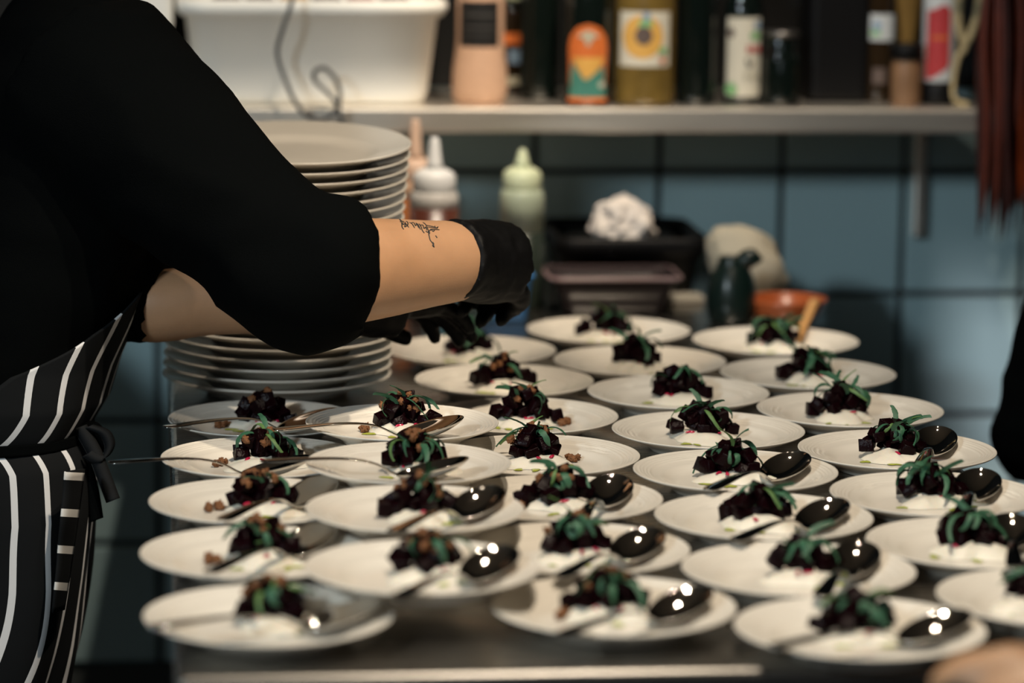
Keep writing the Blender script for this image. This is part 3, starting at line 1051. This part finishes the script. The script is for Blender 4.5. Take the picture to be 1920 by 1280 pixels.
tube('stem', P, [.0048, .0042, .0040, .0050, .0062, .0070, .0085], M_TWIG, t, 5, 10)
P = [onY(x, y, 5.10) - t.location for x, y in ((1806, 92), (1822, 60), (1832, 25), (1840, -30))]
tube('branch', P, [.0050, .0062, .0058, .0050], M_TWIG, t, 5, 10)

# long dark red strips hanging beside the shelf end
M_CHIL = [mat('dried_chilli_dark', (0.030, 0.006, 0.004), .4, var=.4, vscale=60), mat('dried_chilli_red', (0.085, 0.016, 0.008), .4, var=.4, vscale=60), mat('dried_chilli_orange', (0.30, 0.055, 0.015), .4, var=.3, vscale=60)]
top = onY(1880, -140, 5.0)
t = thing('hanging_chillies', 'bunch of long dark red dried pods hanging at the shelf end', 'chillies', (top.x, 5.0, top.z))
rng = random.Random(3)
pods = [(1838, -60, 445, 0), (1848, -90, 415, 1), (1858, -40, 440, 0), (1868, -100, 425, 1), (1878, -60, 455, 0), (1886, -80, 448, 0), (1898, -50, 400, 1), (1905, -90, 440, 0), (1916, 110, 385, 2), (1928, -60, 420, 1), (1850, -80, 330, 1), (1875, -70, 300, 1), (1893, -70, 330, 0), (1912, -100, 250, 1)]
for i, (x, y0, y1, c) in enumerate(pods):
    Y = 5.0 + rng.uniform(-.03, .03)
    xs = [x + (1880 - x) * .35, x + rng.uniform(-3, 3), x + rng.uniform(-3, 3), x + rng.uniform(-3, 3), x - 5 + rng.uniform(-3, 3)]
    P = [onY(a, y0 + (y1 - y0) * b, Y) - t.location for a, b in zip(xs, (0, .3, .6, .85, 1))]
    tube('dried_pod', P, [(.0025, .0025), (.008, .006), (.009, .006), (.0075, .005), (.0006, .0006)] if c < 2 else [(.004, .004), (.012, .009), (.014, .010), (.010, .008), (.001, .001)], M_CHIL[c], t, 5, 10)
rail = onY(1880, -150, 5.0) - t.location
V, Fc = tube_geo([rail + Vector((-.09, 0, 0)), rail + Vector((.09, 0, 0))], .006, 10)
add('hanging_rail', new_mesh('hanging_rail', V, Fc), M_STEEL_D, t)
V, Fc = tube_geo([rail + Vector((0, 0, 0)), rail + Vector((0, YW - 5.0, 0))], .006, 10)
add('rail_arm', new_mesh('rail_arm', V, Fc), M_STEEL_D, t)

# ------------------------------------------------------------------ things at the back of the counter
M_BLUE = mat('blue_plastic', (0.03, 0.16, 0.42), 0.4, var=.15, vscale=12)
M_TEAL = mat('teal_plastic', (0.03, 0.20, 0.32), 0.4)
M_REDV = mat('dark_red_skin', (0.16, 0.018, 0.010), 0.25, var=.4, vscale=40)


def punnet(label, px0, px1, yb, Y, H, m, fruit):
    a, b = onY(px0, yb, Y), onY(px1, yb, Y)
    w = b.x - a.x
    t = thing('plastic_punnet', label, 'tub', ((a.x + b.x) / 2, Y + .05, ZC + .0003), 0, 'plastic tubs behind the hands')
    open_tub('tub_body', t, w - .008, .10, H, .006, .004, m, (0, 0, 0), .003, rimh=.006)
    if fruit:
        r = random.Random(4)
        for i in range(4):
            for j in range(3):
                V, Fc = ellipsoid((0, 0, 0), (.0135, .0135, .012), 14, 8)
                q = add('tomato', new_mesh('tomato', V, Fc), M_REDV, t, (-w / 2 + .022 + i * (w - .044) / 3, -.032 + j * .03, H - .002 + r.uniform(-.004, .005)))
    box('tub_filling', (0, 0, H * .5), (w - .03, .075, H * .8), M_SAUCE_B, t, bevel=.008)


punnet('blue plastic tub of dark red tomatoes under the gloved hand', 893, 1003, 615, 4.80, .072, M_BLUE, True)
punnet('teal plastic tub behind the lower gloved hand', 786, 866, 625, 4.78, .060, M_TEAL, False)

# black crate with crumpled paper, clear tub before it
a, b = onY(1040, 560, 4.99), onY(1333, 560, 4.99)
t = thing('black_crate', 'black plastic crate against the tiled wall', 'crate', ((a.x + b.x) / 2, 5.12, ZC + .0003))
ch = onY(1200, 447, 4.99).z - ZC
open_tub('crate_body', t, b.x - a.x - .02, .24, ch, .010, .010, M_BLKPL, (0, 0, 0), rimh=.030)
box('crate_filling', (0, 0, ch * .5), (b.x - a.x - .07, .19, ch * .75), M_BLKPL, t, bevel=.01)
M_PAPER = mat('white_paper', (0.66, 0.60, 0.55), 0.8, var=.08, vscale=40)
c = onY(1168, 447, 5.05)
bm = bmesh.new()
bmesh.ops.create_icosphere(bm, subdivisions=4, radius=1)
for v in bm.verts:
    n = noise.noise(v.co * 1.7 + Vector((4, 2, 0))) + .6 * noise.noise(v.co * 4.1)
    v.co = Vector((v.co.x * .052, v.co.y * .045, v.co.z * .046)) * (1 + .30 * n)
me = bpy.data.meshes.new('crumpled_paper')
bm.to_mesh(me)
bm.free()
o = add('crumpled_paper', me, M_PAPER, None, (c.x, 5.05, ZC + ch + .010))
tag(o, 'crumpled white paper lying in the top of the black crate', 'paper')
M_CLEARP = mat('clear_plastic', (0.035, 0.027, 0.029), 0.18, trans=0.2, ior=1.3)
M_CLRIM = mat('clear_plastic_rim', (0.26, 0.18, 0.185), 0.3)
a, b = onY(1030, 580, 4.86), onY(1280, 580, 4.86)
t = thing('clear_tub', 'clear plastic tub with a dark filling in front of the black crate', 'tub', ((a.x + b.x) / 2, 4.92, ZC + .0003))
hh = onY(1150, 520, 4.86).z - ZC
open_tub('tub_body', t, b.x - a.x - .014, .12, hh, .014, .006, M_CLEARP, (0, 0, 0), .003, rimh=.008)
box('tub_filling', (0, 0, hh * .45), (b.x - a.x - .05, .085, hh * .7), mat('dark_chutney', (.016, .009, .009), .4), t, bevel=.012)
rw, rd = (b.x - a.x - .002) / 2, .064
pts = []
for cx_, cy_, a0 in ((rw - .02, rd - .02, 0), (-rw + .02, rd - .02, 90), (-rw + .02, -rd + .02, 180), (rw - .02, -rd + .02, 270)):
    for q in range(6):
        an = RAD(a0 + 18 * q)
        pts.append(Vector((cx_ + .02 * math.cos(an), cy_ + .02 * math.sin(an), hh - .003)))
pts += pts[:1]
V, Fc = tube_geo(pts, .0032, 8, False)
add('tub_rim', new_mesh('tub_rim', V, Fc), M_CLRIM, t)
o = box('tub_lid', (0, 0, 0), (.050, .045, .012), mat('pale_lid', (.40, .37, .31), .5), None, bevel=.004, loc=onY(1291, 582, 4.98) + Vector((0, 0.02, 0)))
o.location.z = ZC + .0062
tag(o, 'small pale lid lying beside the clear tub', 'lid')

# beige cloth bag, dark green jug, terracotta bowl, wooden spatula
M_CLOTH = mat('beige_cloth', (0.48, 0.43, 0.33), 0.85, var=.1, vscale=30, bump=.3, bscale=60)
c = onY(1404, 560, 4.96)
bm = bmesh.new()
bmesh.ops.create_icosphere(bm, subdivisions=4, radius=1)
for v in bm.verts:
    n = noise.noise(v.co * 1.4 + Vector((8, 2, 0))) + .5 * noise.noise(v.co * 3.6)
    q = v.co.copy()
    v.co = Vector((q.x * .062 * (1 + .18 * n), q.y * .055, .058 + q.z * .058 * (1 + .22 * n) - .022 * q.x))
    v.co.z = max(0.0, v.co.z)
me = bpy.data.meshes.new('cloth_bag')
bm.to_mesh(me)
bm.free()
me.polygons.foreach_set('use_smooth', [True] * len(me.polygons))
o = add('cloth_bag', me, M_CLOTH, None, (c.x, 4.985, ZC + .0005))
o.scale.z = 1.03
tag(o, 'slumped beige cloth bag against the wall behind the green jug', 'bag')
M_JUG = mat('dark_green_glaze', (0.004, 0.012, 0.010), .3, var=.3, vscale=20)
c = onY(1372, 612, 4.80)
t = thing('green_jug', 'dark green rounded jug in front of the beige cloth bag', 'jug', (c.x, 4.81, ZC + .0003))
vessel('jug_body', [(.028, 0), (.033, .004), (.0375, .025), (.0365, .050), (.032, .068), (.024, .084), (.020, .092), (.021, .096), (.018, .098)], M_JUG, t, (0, 0, 0))
V, Fc = tube_geo(catmull([(.006, -.004, .080), (.018, -.006, .092), (.028, -.007, .096), (.034, -.007, .088)], 5), [.014] * 5 + [.015] * 6 + [.013] * 4 + [.012], 14)
add('spout', new_mesh('spout', V, Fc), M_JUG, t)
c = onY(1478, 608, 4.80)
t = thing('terracotta_bowl', 'shallow terracotta bowl behind the farthest plate on the right', 'bowl', (c.x, 4.82, ZC + .0003))
prof = [(.0005, .004), (.030, .005), (.046, .014), (.056, .030), (.058, .034), (.0605, .034), (.061, .031), (.052, .010), (.042, .001), (.036, 0), (.034, .002), (.0005, .002)]
V, Fc = lathe(prof, 48)
add('bowl_body', new_mesh('bowl_body', V, Fc), M_TERRA, t)
V, Fc = lathe([(.0005, .020), (.040, .020), (.0475, .018)], 40)
add('sauce', new_mesh('sauce', V, Fc), mat('orange_oil', (.28, .07, .01), .15), t)
e7 = plate_pos['E7']
hi, lo = onY(1526, 566, 4.68), onY(1494, 640, 4.53)
t = thing('wooden_spatula', 'pale wooden spatula leaning up from the plate by the terracotta bowl', 'spatula', (lo.x, lo.y, lo.z))
tube('handle', [Vector((0, 0, 0)), (hi - lo) * .5, (hi - lo)], [(.0060, .004), (.0075, .004), (.0085, .004)], M_WOOD, t, 4, 10)
V, Fc = ellipsoid((0, 0, 0), (.0088, .004, .006), 12, 8)
add('handle_end', new_mesh('handle_end', V, Fc), M_WOOD, t, hi - lo)


# ------------------------------------------------------------------ people
def ell_ring(c, fx, fy, a, b, seg=28, p=2.0):
    out = []
    for k in range(seg):
        t = 2 * math.pi * k / seg
        ct, st = math.cos(t), math.sin(t)
        out.append(c + fx * (a * math.copysign(abs(ct) ** (2 / p), ct)) + fy * (b * math.copysign(abs(st) ** (2 / p), st)))
    return out


def loft(rings, caps=True):
    n = len(rings[0])
    V = [p for r in rings for p in r]
    Fc = []
    for i in range(len(rings) - 1):
        for k in range(n):
            l = (k + 1) % n
            Fc.append((i * n + k, i * n + l, (i + 1) * n + l, (i + 1) * n + k))
    if caps:
        Fc.append(tuple(range(n))[::-1])
        Fc.append(tuple((len(rings) - 1) * n + k for k in range(n)))
    return V, Fc


def limb(pts, radii, sub=6, seg=20):
    p = catmull(pts, sub)
    return tube_geo(p, lerp_list(radii, len(p)), seg)


def hand_geo(wrist, d, nrm, thumb, curls, sc_=1.0):
    """wrist point, direction to the knuckles, back-of-hand normal, thumb side (+1/-1), finger curls in degrees"""
    d = d.normalized()
    nrm = (nrm - d * nrm.dot(d)).normalized()
    s = d.cross(nrm) * thumb
    g = []
    rings = []
    for t, w, h in ((-.02, .026, .021), (.0, .027, .020), (.025, .034, .019), (.055, .041, .0165), (.082, .043, .014), (.094, .040, .011)):
        rings.append(ell_ring(wrist + d * t * sc_, s, nrm, w * sc_, h * sc_, 20, 2.6))
    g.append(loft(rings))
    for i, (off, L, r) in enumerate(((.031, .070, .0095), (.0105, .080, .0098), (-.0105, .075, .0094), (-.0305, .058, .0085))):
        p = wrist + (d * (.080 + (.004 if i in (1, 2) else -.002)) + s * off) * sc_
        ang = 0.0
        pts = [p - d * .015 * sc_, p]
        for j, (fr, cw) in enumerate(((.42, .75), (.32, 1.0), (.26, .8))):
            ang += RAD(curls[i] * cw)
            p = p + (d * math.cos(ang) - nrm * math.sin(ang) + s * (off * .9)) * (L * fr * sc_)
            pts.append(p)
        g.append(limb(pts, [r * sc_, r * 1.05 * sc_, r * sc_, r * .95 * sc_, r * .72 * sc_], 4, 12))
        g.append(ellipsoid(p, [r * .74 * sc_] * 3, 10, 8))
    p0 = wrist + (d * .016 + s * .020 - nrm * .004) * sc_
    pts = [p0, p0 + (d * .030 + s * .024 - nrm * .010) * sc_, p0 + (d * .058 + s * .030 - nrm * .022) * sc_, p0 + (d * .082 + s * .022 - nrm * .034) * sc_]
    g.append(limb(pts, [.016 * sc_, .0135 * sc_, .0115 * sc_, .0085 * sc_], 4, 12))
    g.append(ellipsoid(pts[-1], [.0087 * sc_] * 3, 10, 8))
    return g


def head_geo(c, face, up=Vector((0, 0, 1)), s=1.0):
    """skull, jaw, nose, brow, lips, ears and eye sockets around the centre c"""
    face = (face - up * face.dot(up)).normalized()
    side = up.cross(face)

    def P(f, l, u):
        return c + (face * f + side * l + up * u) * s
    g = []

    def ball(f, l, u, rf, rl, ru):
        V, Fc = ellipsoid((0, 0, 0), (rf * s, rl * s, ru * s), 18, 12)
        g.append(([P(f, l, u) + face * v[0] + side * v[1] + up * v[2] for v in V], Fc))
    ball(-.010, 0, .030, .098, .076, .092)
    ball(.022, 0, -.045, .066, .056, .072)
    ball(.062, 0, -.082, .026, .028, .022)
    ball(.086, 0, -.010, .014, .011, .024)
    ball(.092, 0, -.024, .011, .016, .010)
    ball(.076, 0, .030, .018, .050, .010)
    ball(.080, 0, -.056, .016, .026, .008)
    for q in (-1, 1):
        ball(.070, q * .032, .006, .016, .016, .011)
        ball(.060, q * .045, -.022, .020, .018, .020)
        ball(-.006, q * .078, -.006, .020, .009, .032)
    return g


def figure(label, spec):
    root = thing('person', label, 'person', spec['root'])
    o0 = Vector(spec['root'])
    f = spec['face'].normalized()
    r = f.cross(Vector((0, 0, 1))).normalized()     # the person's right-hand side

    def off(g):
        V, Fc = g
        return [Vector(v) - o0 for v in V], Fc
    spine = spec['spine']
    body, jacket = [], []
    body.append(loft([ell_ring(c, f, r, a * .86, b * .86) for c, a, b in spine]))
    jacket.append(loft([ell_ring(c, f, r, a, b, 36, 2.2) for c, a, b in spine if not c is None][:-2] if spec.get('trim') else [ell_ring(c, f, r, a, b, 36, 2.2) for c, a, b in spine]))
    neck = spec['neck']
    body.append(limb([spine[-1][0] - (neck - spine[-1][0]) * .6, spine[-1][0], neck, spec['head'] - f * .015], [.060, .056, .054, .052]))
    body += head_geo(spec['head'], spec['look'])
    gl = []
    for arm in spec['arms']:
        sh, el, wr = arm['j']
        body.append(limb([sh, sh.lerp(el, .5), el, el.lerp(wr, .35), el.lerp(wr, .75), wr], arm['r']))
        hg = hand_geo(wr, arm['hd'], arm['hn'], arm['th'], arm['curl'], arm.get('hs', 1.0))
        jacket.append(limb(arm['sleeve'], arm['sr']))
        if arm.get('glove'):
            gl.append((arm, hg))
        else:
            body += hg
    legs = []
    for hip, knee, ank in spec['legs']:
        body.append(limb([hip, knee, ank], [.080, .050, .036]))
        legs.append(limb([hip + Vector((0, 0, .04)), hip, knee, ank], [.086, .086, .076, .070]))
    me = fuse('body', [off(g) for g in body], spec.get('voxel', .010), 3)
    bo = add('body', me, M_SKIN, root)
    me = fuse('jacket', [off(g) for g in jacket], .011, 5)
    wrinkle(me, .005, 9.0, (1.0, 1.0, 1.6), 3.3)
    add('jacket', me, M_BLACK, root)
    me = fuse('trousers', [off(g) for g in legs + [loft([ell_ring(c, f, r, a * .97, b * .97) for c, a, b in spine[:2]])]], .014, 4)
    add('trousers', me, M_BLACK, root)
    for hip, knee, ank in spec['legs']:
        V, Fc = loft([ell_ring(ank + f * t + Vector((0, 0, -ank.z + h * .5 + .002)), r, Vector((0, 0, 1)), w, h * .5, 16, 2.8) for t, w, h in ((-.075, .028, .06), (-.06, .038, .095), (0, .043, .11), (.07, .047, .075), (.15, .047, .055), (.19, .036, .045), (.20, .018, .03))])
        V, Fc = off((V, Fc))
        add('shoe', new_mesh('shoe', V, Fc), M_BLKPL, root)
    hc = spec['head']
    hv = []
    for q in (Vector((0, 0, 0)),):
        V, Fc = ellipsoid((0, 0, 0), (.108, .087, .098), 22, 14)
        up = Vector((0, 0, 1))
        lf = (spec['look'] - up * spec['look'].dot(up)).normalized()
        ls = up.cross(lf)
        V = [hc + lf * (v[0] - .020) + ls * v[1] + up * (v[2] + .036 + (.03 * max(0, v[0] / .108) if v[2] < 0 else 0)) for v in V]
        hv.append((V, Fc))
        V, Fc = ellipsoid((0, 0, 0), (.05, .072, .075), 18, 12)
        V = [hc + lf * (v[0] - .062) + ls * v[1] + up * (v[2] - .025) for v in V]
        hv.append((V, Fc))
    me = fuse('hair', [off(g) for g in hv], .008, 2)
    wrinkle(me, .003, 30, (1, 1, .4))
    add('hair', me, M_HAIR, root)
    for arm, hg in gl:
        cuff = limb(arm['cuff'], arm['cr'], 4, 18)
        me = fuse('glove', [off(g) for g in hg + [cuff]], .0045, 2)
        wrinkle(me, .0012, 60)
        add('glove', me, M_GLOVE, root)
    return root, bo, f, r


def sheet(name, rows, m, parent, thick=.0025, uv=None):
    """rows of points -> cloth with real thickness; uv rows in metres"""
    n = len(rows[0])
    V = [p for r in rows for p in r]
    Fc = []
    for i in range(len(rows) - 1):
        for k in range(n - 1):
            Fc.append((i * n + k, i * n + k + 1, (i + 1) * n + k + 1, (i + 1) * n + k))
    me = new_mesh(name, V, Fc)
    ul = me.uv_layers.new(name='UVMap')
    flat = [p for r in uv for p in r] if uv else [(0, 0)] * len(V)
    for l in me.loops:
        ul.data[l.index].uv = flat[l.vertex_index]
    o = add(name, me, m, parent)
    s = o.modifiers.new('thickness', 'SOLIDIFY')
    s.thickness = thick
    s.offset = 1
    return o


def catmull_st(st, sub):
    """stations of (Vector, a, b)"""
    cs = catmull([s[0] for s in st], sub)
    ab = lerp_list([(s[1], s[2]) for s in st], len(cs))
    return [(c, a, b) for c, (a, b) in zip(cs, ab)]


def wrapped_apron(root, st, f, r, th0, th1, mat_, name='apron', n=70, fold=.006, gap=.012, seed=0.0, sub=8):
    """cloth laid round the front of a body; th1 may change with the station (list, degrees; 0 front, 90 right side)"""
    o0 = root.location
    fine = catmull_st(st, sub)
    t0 = lerp_list(th0, len(fine))
    t1 = lerp_list(th1, len(fine))
    rows, uvs = [], []
    vlen = 0.0
    prev = None
    for i, (c, a, b) in enumerate(fine):
        if prev is not None:
            vlen += (c - prev).length
        prev = c
        row, uv = [], []
        for k in range(n):
            th = RAD(t0[i] + (t1[i] - t0[i]) * k / (n - 1))
            fo = fold * (math.sin(5.2 * th + 1.8 * math.sin(vlen * 7 + seed) + seed) + .5 * math.sin(11 * th + vlen * 9)) * min(1, .25 + vlen * 2.5)
            ct, st_ = math.cos(th), math.sin(th)
            p = c + f * ((a + gap + fo) * math.copysign(abs(ct) ** .88, ct)) + r * ((b + gap + fo) * math.copysign(abs(st_) ** .88, st_))
            row.append(p - o0)
            uv.append((th * (a + b) / 2 + .006 * math.sin(vlen * 14 + th * 3 + seed) + .003 * math.sin(vlen * 31 + th), vlen))
        rows.append(row)
        uvs.append(uv)
    return sheet(name, rows, mat_, root, .003, uvs)


# --- the chef at the left, leaning over the counter
ZT = 4.06


def S(x, y, a, b, z=ZT):
    return (atd(x, y, z), a, b)


chef_face = (CR * math.cos(RAD(14)) + Vector((_f.x, _f.y, 0)).normalized() * math.sin(RAD(14)))
chef_face.z = 0
spine = [S(-50, 930, .120, .160), S(-45, 850, .125, .165), S(-30, 780, .120, .155), S(8, 650, .128, .165), S(58, 520, .132, .175), S(105, 340, .132, .185), S(135, 160, .120, .190), S(138, 40, .085, .165), S(150, -40, .060, .080)]
hips = atd(-48, 900, ZT)
cr_ = chef_face.normalized().cross(Vector((0, 0, 1)))
legs = []
for q in (-1, 1):
    h = hips + cr_ * .09 * q
    legs.append((h, Vector((h.x + .01, h.y, .48)), Vector((h.x - .02 + .03 * q, h.y, .09))))
wrR = atd(872, 488, 4.00)
wrL = atd(676, 566, 4.06)
armR = dict(j=(atd(200, 210, 3.93), atd(575, 515, 3.84), wrR), r=[.060, .056, .058, .062, .053, .047], hd=atd(922, 500, 4.15) - wrR, hs=1.16, hn=Vector((.15, -.10, 1)), th=1, curl=(52, 56, 60, 62), glove=True,
            sleeve=[atd(150, 150, 3.96), atd(240, 230, 3.92), atd(340, 315, 3.89), atd(476, 436, 3.86), atd(566, 520, 3.84), atd(630, 497, 3.84), atd(684, 494, 3.85)], sr=[.125, .117, .102, .087, .089, .088, .062],
            cuff=[atd(846, 486, 3.975), atd(872, 488, 4.0), atd(905, 490, 4.03), atd(950, 492, 4.06)], cr=[.0490, .0485, .0520, .0490])
armL = dict(j=(atd(150, 200, 4.26), atd(245, 560, 4.05), wrL), r=[.058, .052, .046, .044, .038, .030], hd=atd(800, 570, 4.13) - wrL, hs=1.15, hn=Vector((.1, .2, .97)), th=-1, curl=(22, 20, 18, 18), glove=True,
            sleeve=[atd(150, 190, 4.24), atd(175, 330, 4.24), atd(212, 480, 4.12), atd(262, 552, 4.06), atd(300, 566, 4.05)], sr=[.095, .082, .068, .058, .052],
            cuff=[atd(625, 574, 4.055), atd(660, 570, 4.06), atd(700, 570, 4.075), atd(740, 571, 4.09)], cr=[.036, .036, .042, .042])
chef, chef_body, cf, crt = figure('chef in black jacket, striped apron and black gloves leaning over the plates', dict(
    root=(hips.x, hips.y, 0), face=chef_face, look=chef_face + Vector((0, .2, 0)), spine=spine, neck=atd(205, -120, ZT), head=atd(262, -270, ZT), arms=[armR, armL], legs=legs, voxel=.0075))
# apron: bib narrowing upward, gathered at the waist, skirt below
bib = [S(62, 500, .132, .175), S(30, 590, .130, .170), S(5, 660, .128, .165), S(-18, 730, .130, .166), S(-30, 772, .122, .158), S(-32, 792, .112, .150)]
wrapped_apron(chef, bib, cf, crt, [-55, -60, -75, -80, -85, -88], [12, 62, 92, 108, 112, 112], M_APRON, 'apron', 60, .0035, .012, .4)
skirt = [S(-34, 800, .114, .152), S(-38, 840, .128, .166), S(-42, 930, .130, .172), S(-48, 1050, .126, .172), S(-62, 1180, .120, .170), S(-85, 1320, .112, .168), S(-100, 1450, .108, .165)]
wrapped_apron(chef, skirt, cf, crt, [-88] * 7, [112, 112, 110, 108, 106, 104, 104], M_APRON, 'apron_skirt', 80, .006, .012, 1.7)
# turned flap of the skirt with stripes running across
rows, uvs = [], []
for i, y in enumerate(range(885, 1161, 12)):
    u = i / 23
    xl = 121 - 24 * u
    xr = 160 - 34 * u - 6 * u * u
    row, uv = [], []
    for k in range(8):
        t_ = k / 7
        row.append(atd(xl + (xr - xl) * t_, y - 6 * t_, 3.865 + .05 * t_ * t_ + .004 * math.sin(y * .05)) - chef.location)
        uv.append((t_ * .03, (y - 8 * t_) * .00064 + .006))
    rows.append(row)
    uvs.append(uv)
sheet('apron_flap', rows, M_APRONH, chef, .003, uvs)
# waist band, knot and hanging ends
band = catmull_st([S(-33, 786, .127, .165), S(-34, 806, .127, .165)], 4)
rings = [ell_ring(c - chef.location, cf, crt, a + .006, b + .006, 48, 2.2) for c, a, b in band]
V, Fc = loft(rings, False)
o = add('waist_band', new_mesh('waist_band', V, Fc), M_BLACK, chef)
s = o.modifiers.new('t', 'SOLIDIFY')
s.thickness = .006
s.offset = 0
kc = atd(168, 815, 3.98)
geo = []
for dx, dy, rx in ((0, 0, .018), (14, 8, .016), (-8, 10, .015), (22, 18, .014)):
    V, Fc = ellipsoid(atd(168 + dx, 812 + dy, 3.98) - chef.location, (rx, rx * .8, rx * .9), 14, 10)
    geo.append((V, Fc))
add('apron_knot', fuse('apron_knot', geo, .004, 3), M_BLACK, chef)
M_STRING = stripe_mat('apron_string_cloth', 0, 0.030, 0.0042, (.0065, .0075, .0085), (.6, .6, .6), .016)
for pts, w in (([(150, 800), (176, 845), (194, 890), (212, 938)], 13), ([(160, 812), (160, 870), (172, 925), (180, 975)], 14), ([(165, 800), (196, 812), (206, 838), (190, 862), (165, 850)], 10)):
    rows, uvs = [], []
    pp = catmull([Vector((p[0], p[1], 0)) for p in pts], 8)
    for i, p in enumerate(pp):
        row, uv = [], []
        for k in range(6):
            t_ = k / 5 * 2 - 1
            row.append(atd(p.x + t_ * w, p.y - t_ * 5, 3.955 + .008 * t_ * t_ - .002 * i / len(pp) + (.02 if w == 14 else 0)) - chef.location)
            uv.append((t_ * .012, i * .004))
        rows.append(row)
        uvs.append(uv)
    sheet('apron_string', rows, M_STRING if w != 14 else M_BLACK, chef, .0025, uvs)

# tattoo: script strokes laid on the forearm
bv = BVHTree.FromObject(chef_body, bpy.context.evaluated_depsgraph_get())
inv = Matrix.Translation(-Vector(chef.location))


def skin_pt(x, y):
    d = ray(x, y).normalized()
    hit = bv.ray_cast(CAM - Vector(chef.location), d)
    return hit[0] - d * .0006 if hit[0] is not None else None


def q2(x, y):                     # strokes were read off a 4.741 times enlargement
    return 680 + x / 4.741, 380 + y / 4.741


strokes = [
    [(262, 105), (300, 128), (330, 150), (345, 160)], [(318, 135), (345, 175), (350, 215), (366, 238)], [(330, 170), (360, 165), (352, 195), (380, 185), (372, 215), (392, 205)],
    [(372, 170), (390, 195), (410, 220)], [(385, 165), (402, 178), (398, 205)], [(415, 175), (440, 190), (462, 225)], [(430, 180), (455, 178), (470, 205), (480, 190), (500, 225)],
    [(470, 180), (492, 195), (515, 240)], [(500, 185), (520, 215), (530, 245), (548, 270)], [(510, 200), (535, 200), (545, 230), (560, 215), (570, 245)], [(535, 175), (560, 195), (580, 235), (590, 290), (600, 330), (622, 360), (636, 392)],
    [(622, 350), (632, 365), (622, 380), (638, 395)], [(560, 200), (590, 205), (640, 215)], [(580, 215), (620, 222), (668, 228)], [(600, 235), (640, 238), (684, 240)], [(590, 250), (610, 240), (625, 255), (640, 240)], [(640, 205), (652, 225), (672, 212)], [(645, 292), (655, 300), (660, 312)], [(560, 250), (575, 262), (590, 255), (596, 275)]]
parts = []
for s_ in strokes:
    pts = [skin_pt(*q2(p.x, p.y)) for p in catmull([Vector((a, b, 0)) for a, b in s_], 4)]
    pts = [p for p in pts if p is not None]
    if len(pts) > 2:
        parts.append(tube_geo(pts, [.0007 if 0 < i < len(pts) - 1 else .0003 for i in range(len(pts))], 6))
if parts:
    V, Fc = join_geo(parts)
    o = add('tattoo', new_mesh('tattoo', V, Fc), M_INK, chef)
    o['label'] = 'dark script lettering tattooed along the forearm'


# --- two more people at the right, mostly outside the picture
def upright(base, ang, arms, label):
    f = Vector((math.cos(ang), math.sin(ang), 0))
    r = f.cross(Vector((0, 0, 1)))
    up = Vector((0, 0, 1))

    def P(x, y, z):                 # forward, right, up
        return base + f * x + r * y + up * z
    sp = [(P(0, 0, .88), .115, .165), (P(0, 0, .95), .120, .170), (P(0, 0, 1.05), .115, .155), (P(.01, 0, 1.18), .120, .165), (P(.01, 0, 1.30), .120, .180), (P(0, 0, 1.40), .105, .190), (P(-.01, 0, 1.47), .075, .150), (P(-.01, 0, 1.51), .058, .075)]
    lg = [(P(0, q * .09, .90), P(.01, q * .10, .50), P(-.02, q * .11, .09)) for q in (-1, 1)]
    al = []
    for q, (e, w, hd, hn) in zip((1, -1), arms):
        sh, el, wr = P(0, q * .185, 1.42), P(*e), P(*w)
        al.append(dict(j=(sh, el, wr), r=[.054, .050, .046, .044, .036, .028], hd=f * hd[0] + r * hd[1] + up * hd[2], hn=f * hn[0] + r * hn[1] + up * hn[2], th=-q, curl=(25, 28, 32, 38),
                       sleeve=[P(0, q * .15, 1.43), sh, sh.lerp(el, .5), el, el.lerp(wr, .25), el.lerp(wr, .42)], sr=[.085, .080, .072, .066, .060, .056]))
    root, bo, ff, rr = figure(label, dict(root=(base.x, base.y, 0), face=f, look=f, spine=sp, neck=P(0, 0, 1.57), head=P(.035, 0, 1.70), arms=al, legs=lg, voxel=.010))
    st = [(P(.01, 0, 1.34), .121, .180), (P(.01, 0, 1.18), .120, .165), (P(0, 0, 1.05), .116, .156), (P(0, 0, .95), .122, .172), (P(0, 0, .75), .130, .180), (P(0, 0, .55), .135, .185)]
    wrapped_apron(root, st, ff, rr, [-45, -60, -85, -90, -90, -90], [45, 60, 85, 90, 90, 90], M_APRON, 'apron', 60, .004, .014, 2.1, 6)
    return root


el = atd(1898, 812, 4.72)
ang2 = RAD(100)
b2 = Vector((el.x + .36, el.y - .02, 0))
upright(b2, ang2, [((.14, .24, 1.14), (.34, .16, 1.10), (1, -.3, 0), (0, .3, 1)), ((-.03, -.36, el.z + .03), (.20, -.24, el.z + .05), (1, .5, .05), (0, 0, 1))], 'person in dark striped apron standing beyond the right end of the counter')
hw = atd(2085, 1300, 2.66)
ang3 = RAD(170)
b3 = Vector((hw.x + .42, hw.y - .22, 0))
f3 = Vector((math.cos(ang3), math.sin(ang3), 0))
r3 = f3.cross(Vector((0, 0, 1)))
rel = hw - b3
upright(b3, ang3, [((.05, .24, 1.12), (rel.dot(f3), rel.dot(r3), rel.z), (1, .2, .28), (-.2, .2, 1)), ((.0, -.25, 1.14), (.12, -.26, .92), (.5, 0, -1), (1, 0, .3))], 'person reaching a hand to the front right corner of the counter')
